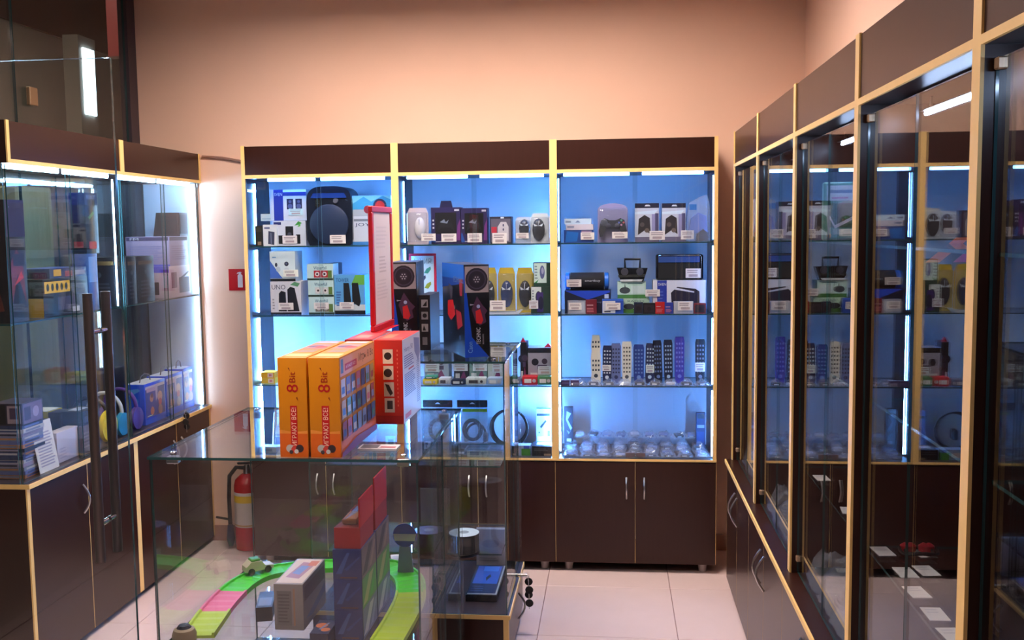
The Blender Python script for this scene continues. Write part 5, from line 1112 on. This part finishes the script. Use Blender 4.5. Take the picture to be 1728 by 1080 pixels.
headphones(152, 0, 'yellow-cupped headphones standing behind the door handle', C(40, 40, 60), C(232, 206, 30), C(60, 60, 80), .082, 1.3)
headphones(177, 0, 'white and blue headphones next to the blue picture cartons', C(220, 226, 236), C(40, 150, 200), C(120, 90, 170))
t = headphones(203, 0, 'purple headphones squeezed against the nearest blue picture carton', C(90, 60, 160), C(84, 66, 150), C(60, 60, 90), .080)
# far cabinet, shelf
o, zt, *_ = litem('radio_carton', 'white carton printed with black radios on the left glass shelf', 'box', 287, 322, 448, LS, C(196, 176, 190), {'F': [('r', .45, .12, .95, .62, C(60, 44, 54)), ('r', .1, .3, .35, .8, C(120, 96, 110)), ('p', [(.5, .6), (.9, .8), (.95, .78), (.6, .55)], C(60, 44, 54))], 'L': [('r', .3, .1, .75, .5, C(40, 40, 56)), ('r', 0, .8, 1, 1, C(90, 90, 200)), ('t', 'RADIO', .1, .6, .6, .7, C(120, 120, 160))]}, d=.22)
o, zt2, *_ = litem('radio_carton', 'lilac-grey carton lying on the white radio carton', 'box', 287, 318, 399, zt, C(170, 160, 196), {'F': [('r', .02, .86, .98, .98, C(90, 84, 110)), ('n', .1, .2, .9, .7, 7, C(150, 140, 176))], 'L': [('r', .02, .86, .98, .98, C(90, 84, 120)), ('t', 'FM', .1, .88, .3, .96, W_), ('r', 0, 0, 1, .06, C(90, 100, 210)), ('n', .1, .2, .9, .7, 7, C(150, 150, 200))]}, d=.23)
c = atX(292, 398, XG - .08); zb = zt2 + .0012; hh = atX(288, 359, XG - .08).z - zb
t = empty('desk_speaker', (XG - .08, c.y, zb)); tag(t, 'small dark wedge-shaped speaker on top of the lilac-grey carton', 'speaker')
MB().prism([(-.085, 0), (.06, 0), (.06, hh), (-.065, hh)], -.05, .05, mat('speaker_brown', lin((44, 34, 40)), .6)).build('body', t)
MB().prism([(-.07, .012), (.05, .012), (.05, hh * .9), (-.055, hh * .9)], -.0525, -.0505, C(30, 26, 32, .8)).build('grille', t)
MB().box(.0602, .062, -.045, .045, .012, hh * .92, C(34, 28, 34, .8)).build('grille', t)
for i, (p0, p1, yt, l) in enumerate(((201, 216, 434, 'nearest'), (217, 232, 433, 'middle'), (233, 262, 432, 'farthest and widest'))):
    litem('spirit_carton', l + ' of three black cartons standing together on the left glass shelf', 'box', p0, p1, yt, LS, C(20, 20, 26), {'F': [('r', .1, .82, .9, .9, C(90, 70, 50)), ('d', .5, .66, .05, C(70, 76, 80)), ('n', .2, .1, .8, .5, 5, C(60, 60, 66))], 'L': [('r', .1, .84, .9, .92, C(110, 84, 50)), ('d', .5, .64, .06, C(70, 76, 84)), ('n', .2, .1, .8, .5, 5, C(56, 56, 64))]}, d=.18, group='black cartons on the left shelf')
# near cabinet, shelf
o, za, *_ = litem('power_tool_box', 'dark carton with a yellow panel of black ovals on the left glass shelf', 'box', 75, 150, 468, LS, C(24, 26, 38), {'F': [('r', .03, .62, .58, .92, C(226, 180, 40)), ('o', .1, .77, .03, .1, BK), ('o', .2, .77, .03, .1, BK), ('o', .3, .77, .03, .1, BK), ('o', .4, .77, .03, .1, BK), ('o', .5, .77, .03, .1, BK), ('r', .3, .15, .7, .5, C(60, 60, 90)), ('r', .62, .06, .78, .2, C(190, 190, 196)), ('n', .62, .5, .95, .9, 4, C(60, 70, 90))], 'L': [('r', .6, 0, 1, .5, C(200, 160, 30)), ('r', 0, .75, .7, 1, C(190, 150, 40)), ('d', .3, .25, .12, C(100, 110, 140))]}, d=.22)
o, zb_, *_ = litem('blue_pack', 'blue and red blister assortment lying on the dark tool carton', 'box', 84, 146, 452, za, C(22, 30, 84), {'F': [('r', .1, .2, .3, .9, C(206, 160, 40)), ('r', .4, .1, .6, .7, C(150, 40, 50)), ('r', .66, .2, .95, .7, C(150, 150, 170))], 'T': [('r', .1, .1, .9, .9, C(40, 60, 130))]}, d=.16)
_, zr_, *_ = litem('blue_white_box', 'blue and white carton under the tall robot carton', 'box', 152, 168, 428, LS, C(40, 70, 140), {'F': [('r', .1, .5, .9, .95, C(110, 150, 210)), ('d', .5, .3, .1, C(30, 60, 140))]}, d=.07)
litem('robot_box', 'tall dark carton with a blue top band beside the lit glass rod', 'box', 147, 168, 326, zr_, C(18, 20, 30), {'F': [('r', .0, .80, 1, 1, C(30, 42, 84)), ('t', 'ROBOT', .15, .9, .85, .96, C(120, 140, 190)), ('r', .2, .78, .45, .88, C(14, 16, 26)), ('r', .55, .78, .8, .88, C(14, 16, 26)), ('p', [(.2, .6), (.6, .7), (.7, .66), (.3, .56)], C(60, 120, 80)), ('r', .2, .08, .8, .2, C(170, 26, 44))], 'L': [('r', .0, .80, 1, 1, C(24, 32, 64)), ('r', .2, .1, .8, .2, C(150, 26, 40))]}, d=.07)
litem('action_toy_box', 'tall dark carton with red flames at the near end of the left shelf', 'box', 18, 50, 338, LS, C(30, 22, 30), {'F': [('r', .0, .7, 1, 1, C(48, 42, 76)), ('p', [(.1, .1), (.5, .4), (.9, .15), (.8, .5), (.5, .6), (.2, .5)], C(110, 40, 40)), ('r', .3, .46, .9, .56, C(40, 30, 44)), ('p', [(.3, .3), (.8, .36), (.7, .42)], C(190, 50, 40))], 'L': [('p', [(.1, .4), (.6, .9), (.9, .7), (.5, .3)], C(200, 70, 40)), ('p', [(.1, .05), (.8, .3), (.9, .1)], C(90, 40, 34)), ('d', .4, .6, .1, C(210, 110, 50))]}, d=.20)
0 and litem('small_yellow_box', 'squat yellow carton between the flame carton and the dark tool carton', 'box', 56, 74, 478, LS, C(206, 160, 40), {'F': [('r', .1, .1, .9, .6, C(30, 30, 40))], 'L': [('r', .2, .05, .8, .6, C(30, 34, 50)), ('d', .4, .3, .1, C(120, 130, 160))]}, d=.2)
# near cabinet, bottom: disc cases, papers, boxes
cs = [C(110, 120, 180), C(70, 80, 130), C(160, 150, 180), C(190, 130, 90), C(60, 70, 110), C(130, 140, 170), C(40, 44, 70), C(200, 196, 206)]
z = LZL + .0008; y0 = 3.62; n = 0
case = MB().box(-.07, .07, 0, .125, 0, .0142, C(90, 100, 150)).build('disc_case')
while z < atX(20, 700, XG).z - .015 and n < 14:
    o = case if n == 0 else None
    m = MB().box(-.07, .07, 0, .125, 0, .0142, cs[(n * 5 + 3) % 8])
    if n == 0: bpy.data.objects.remove(case)
    o = m.build('disc_case', None, None, (XG - .01 + random.uniform(-.004, .004), y0 + random.uniform(-.003, .003), z), R90)
    p = MB(); art(p, [('r', .1, .25, .8, .75, cs[(n * 3 + 1) % 8])], faces(.14, .125, .0142)['F'][0], .14, .0142); art(p, [('r', .1, .25, .8, .75, cs[(n * 3 + 5) % 8])], faces(.14, .125, .0142)['L'][0], .125, .0142); p.build('print', o)
    tag(o, ('lowest', 'second lowest', 'third lowest', 'fourth lowest', 'fifth lowest', 'sixth lowest', 'seventh lowest', 'eighth lowest', 'ninth lowest', 'tenth lowest', 'eleventh lowest', 'twelfth lowest', 'thirteenth lowest', 'topmost')[n] + ' disc case in the stack at the near end of the left cabinet', 'disc case', 'stack of disc cases'); z += .0147; n += 1
o = carton('game_case_box', 'dark-printed carton on top of the stack of disc cases', 'box', (XG - .008, y0, z), .14, .12, .085, C(60, 50, 70), {'F': [('r', .05, .05, .95, .95, C(120, 96, 130)), ('r', .1, .2, .4, .8, C(60, 50, 90)), ('d', .65, .5, .25, C(170, 150, 180))], 'L': [('r', .05, .05, .45, .95, C(24, 20, 26)), ('r', .5, .1, .95, .9, C(170, 150, 160)), ('r', .58, .3, .85, .8, C(80, 60, 90))]}, R90)
# white sheet leaning and white flat box
def yAt(px, py, X=XG): return atX(px, py, X).y
ya, yb = yAt(66, 800), yAt(96, 785)
t = empty('paper_sheet', (XG + .008, (ya + yb) / 2, LZL + .0008)); tag(t, 'white printed sheet leaning against the goods behind the left glass', 'sheet')
w = yb - ya + .01; hP = atX(75, 712, XG).z - LZL
m = MB(); m.face([(0, -w / 2, 0), (0, w / 2, 0), (-.03, w / 2, hP), (-.03, -w / 2, hP)], M['paper']); m.face([(-.0012, -w / 2, 0), (-.0312, -w / 2, hP), (-.0312, w / 2, hP), (-.0012, w / 2, 0)], M['paper']); m.build('page', t)
p = MB(); art(p, [('n', .12, .1, .88, .8, 12, C(170, 164, 190)), ('r', .4, .9, .6, .95, C(50, 50, 60))], lambda u, v, o: (-.03 * v + .0006 + o, (u - .5) * w, v * hP), w, hP); p.build('print', t)
litem('white_console_box', 'plain white-grey carton standing beside the leaning sheet', 'box', 98, 134, 724, LZL, C(214, 206, 222), {'F': [('n', .1, .1, .4, .5, 4, C(190, 184, 206))]}, X=XG - .02, d=.05)
litem('dark_game_box', 'dark glossy carton standing behind the white-grey carton', 'box', 104, 122, 692, LZL, C(22, 24, 40), {'F': [('r', .02, .1, .7, .95, C(30, 32, 50))], 'L': [('r', .1, .1, .9, .9, C(26, 26, 40))]}, X=XG - .09, d=.05)
litem('yellow_white_box', 'yellow-edged carton with a white top behind the leaning sheet', 'box', 84, 108, 690, LZL, C(120, 140, 180), {'F': [('r', 0, .85, 1, 1, C(200, 190, 60)), ('r', .1, .1, .6, .8, C(100, 130, 190))], 'L': [('r', 0, .85, 1, 1, C(206, 196, 60)), ('r', .45, 0, .6, 1, C(190, 180, 50)), ('r', .1, .2, .4, .8, C(150, 180, 220))], 'T': [('r', .05, .05, .95, .95, C(214, 222, 214))]}, X=XG - .15, d=.11)
o, zq, *_ = litem('brown_carton', 'brown lower carton of the pile behind the door handles', 'box', 140, 166, 715, LZL, C(110, 90, 86), {'F': [('n', .1, .2, .9, .8, 5, C(140, 116, 108))]}, d=.1)
litem('black_top_box', 'black flat carton on the brown carton behind the door handles', 'box', 140, 168, 690, zq, C(40, 40, 56), {'F': [('r', .1, .2, .9, .6, C(70, 70, 96))], 'T': [('r', .2, .3, .8, .8, C(190, 200, 220))]}, d=.1)

# ================================================================ goods in the right-hand cabinets
M['film2'] = glass('cable_bag_film', (0.93, 0.96, 1.0), 1.5, 0.05, 0.22, (.8, .86, .98))
def cable_bag_mesh(seed, w=.20, d=.215, h=.095):
    r_ = random.Random(seed); nx, ny = 11, 11; vt, vb = [], []
    for q in range(ny):
        for i in range(nx):
            u, v = i / (nx - 1), q / (ny - 1); e = min(1, 5 * min(u, 1 - u)) ** .5 * min(1, 5 * min(v, 1 - v)) ** .5
            x = (u - .5) * w + r_.uniform(-.005, .005); y = (v - .5) * d + r_.uniform(-.005, .005)
            vt.append((x, y, .004 + h * e * r_.uniform(.68, 1.12))); vb.append((x, y, .0006))
    fs = []; N = nx * ny
    for q in range(ny - 1):
        for i in range(nx - 1):
            a = q * nx + i; fs.append((a, a + 1, a + nx + 1, a + nx)); fs.append((N + a, N + a + nx, N + a + nx + 1, N + a + 1))
    for i in range(nx - 1): fs.append((i, N + i, N + i + 1, i + 1)); a = (ny - 1) * nx + i; fs.append((a, a + 1, N + a + 1, N + a))
    for q in range(ny - 1): a = q * nx; fs.append((a, a + nx, N + a + nx, N + a)); a = q * nx + nx - 1; fs.append((a, N + a, N + a + nx, a + nx))
    m = MB(); m.poly(vt + vb, fs, M['film2'], False)
    c = MB()
    for k in range(3): c.tube([(w * (.30 - .04 * k) * math.cos(x), d * (.30 - .03 * k) * math.sin(x), .010 + .012 * k + .004 * math.sin(3 * x + k)) for x in [n_ * math.pi / 9 for n_ in range(18)]], .006, C(90, 100, 140) if seed % 2 else C(40, 42, 60), 6, True)
    t_ = MB().box(-w * .12, w * .18, -d * .18, d * .02, h * .52, h * .54, M['paper'])
    return m, c, t_
_cb = []
for bi in (1, 2, 3, 4):
    ya, yb = RY[bi] + .03, RY[bi + 1] - .03
    where = ['', 'second', 'third', 'fourth', 'last'][bi]
    for i in range(4):
        y = ya + (yb - ya) * (i + .5) / 4
        if len(_cb) < 3:
            m, c, t_ = cable_bag_mesh(21 + len(_cb)); o = m.build('cable_bag'); c.build('cable_coil', o); t_.build('paper_label', o); _cb.append(o)
        else: o = copy_tree(_cb[(bi * 4 + i) % 3])
        o.location = (XR + .142, y, RZL + .0008); o.rotation_euler = (0, 0, rnd.choice((0, math.pi)) + rnd.uniform(-.04, .04)); o.scale = (1, (yb - ya) / 4 / .226, rnd.uniform(.85, 1.0))
        tag(o, ('nearest', 'second', 'third', 'farthest')[i] + ' clear bag of coiled cable on the ledge of the %s right-hand cabinet' % where, 'bag', 'cable bags in the right-hand cabinets')
def shelf_card(px, py, label):
    # price card lying on the low glass shelf
    p = atZ(px, py, SHZ); p.x = max(p.x, XR + .062)
    o = MB().box(-.019, .019, -.032, .032, 0, .0012, M['paper']).build('price_card', None, None, (p.x, p.y, SHZ + .0006), .12 * random.uniform(-1, 1)); tag(o, label, 'price card', 'price cards on the low right-hand shelf')
    m = MB(); art(m, [('n', .15, .5, .85, .9, 2, C(206, 204, 210))], lambda u, v, s: (-.019 + u * .038, -.032 + v * .064, .0012 + s), .038, .064); m.build('print', o)
for px, py, l in ((1485, 931, 'farthest left'), (1558, 934, 'farthest right'), (1528, 967, 'second left'), (1563, 964, 'second right'), (1546, 1000, 'third'), (1570, 1037, 'fourth'), (1590, 1072, 'nearest')):
    shelf_card(px, py, l + ' white price card lying on the low shelf of the second right-hand cabinet')
for px, py, l in ((1380, 807, 'far'), (1415, 862, 'near')): shelf_card(px, py, l + ' white price card lying on the low shelf of the third right-hand cabinet')
for i, (px, py, l) in enumerate(((1500, 915, 'black and red earphone pack, left on the low shelf of the second right-hand cabinet'), (1545, 912, 'black and red earphone pack, right on the low shelf of the second right-hand cabinet'), (1420, 838, 'black cable with a yellow plug on the low shelf of the third right-hand cabinet'))):
    p = atZ(px, py + 14, SHZ); p.y = min(p.y, (RY[2] if i < 2 else RY[3]) - .08); t = empty('earphones', (max(p.x, XR + .13), p.y, SHZ + .0035)); tag(t, l, 'earphones')
    MB().tube([(.035 * math.cos(x), .03 * math.sin(x), .006 + .003 * math.sin(3 * x)) for x in [k * math.pi / 8 for k in range(16)]], .004, M['rubber'], 6, True).build('lead', t)
    for s in (-1, 1): MB().lathe([(.002, 0), (.011, .002), (.012, .014), (.004, .02)], C(170, 26, 40) if i < 2 else C(226, 200, 40), s * .02, .012, .0, 14).build('earbud', t)
# packages on the high shelf
a = atX(1394, 402, .68)
p = atY(1416, 403, 2.94)
t = empty('green_package', (p.x, 2.94, 1.6455)); tag(t, 'green and white bagged package on the high shelf of the right-hand row', 'package')
w, h = .088, .165
MB().rbox(-w / 2, w / 2, 0, .03, 0, h, C(90, 150, 130), .004, 1).build('bag', t)
m = MB(); art(m, [('r', .1, .68, .97, .94, C(206, 212, 226)), ('n', .15, .78, .9, .9, 1, C(120, 130, 170)), ('n', .25, .70, .9, .76, 1, C(206, 120, 180)), ('r', .12, .22, .97, .64, C(70, 96, 60)), ('d', .5, .45, .12, C(40, 80, 40)), ('d', .75, .4, .10, C(60, 90, 40)), ('p', [(.14, .40), (.22, .34), (.36, .2), (.95, .36), (.95, .42), (.36, .26), (.2, .42)], C(226, 214, 214)), ('r', .3, .1, .97, .2, C(170, 190, 180)), ('d', .18, .08, .04, C(190, 150, 50))], lambda u, v, s: (-w / 2 + u * w, -s, v * h), w, h); m.build('print', t)
p = atY(1262, 408, 4.30)
carton('red_white_package', 'white package with a red foot on the high shelf of the last right-hand cabinet', 'package', (max(p.x, XR + .09), 4.30, 1.6455), .085, .05, .155, C(206, 196, 206), {'F': [('r', 0, 0, 1, .28, C(190, 30, 36)), ('r', .25, .28, .6, .62, C(60, 56, 64)), ('n', .1, .7, .8, .9, 2, C(150, 140, 160))]})
p = atY(1612, 420, RY[2] - .03)
t = empty('sign_reflection', (p.x, RY[2] - T - .0006, p.z - .03)); tag(t, 'slanted orange and magenta striped reflection modelled inside the second right-hand cabinet', 'sticker')
MB().prism([(-.06, 0), (-.03, 0), (.035, .055), (.005, .055)], -.002, 0, C(236, 110, 50)).build('stripe', t); MB().prism([(.0, 0), (.03, 0), (.075, .04), (.045, .04)], -.002, 0, C(214, 60, 120)).build('stripe', t)  # reflected stripes in the glass, modelled as flat shapes on the partition
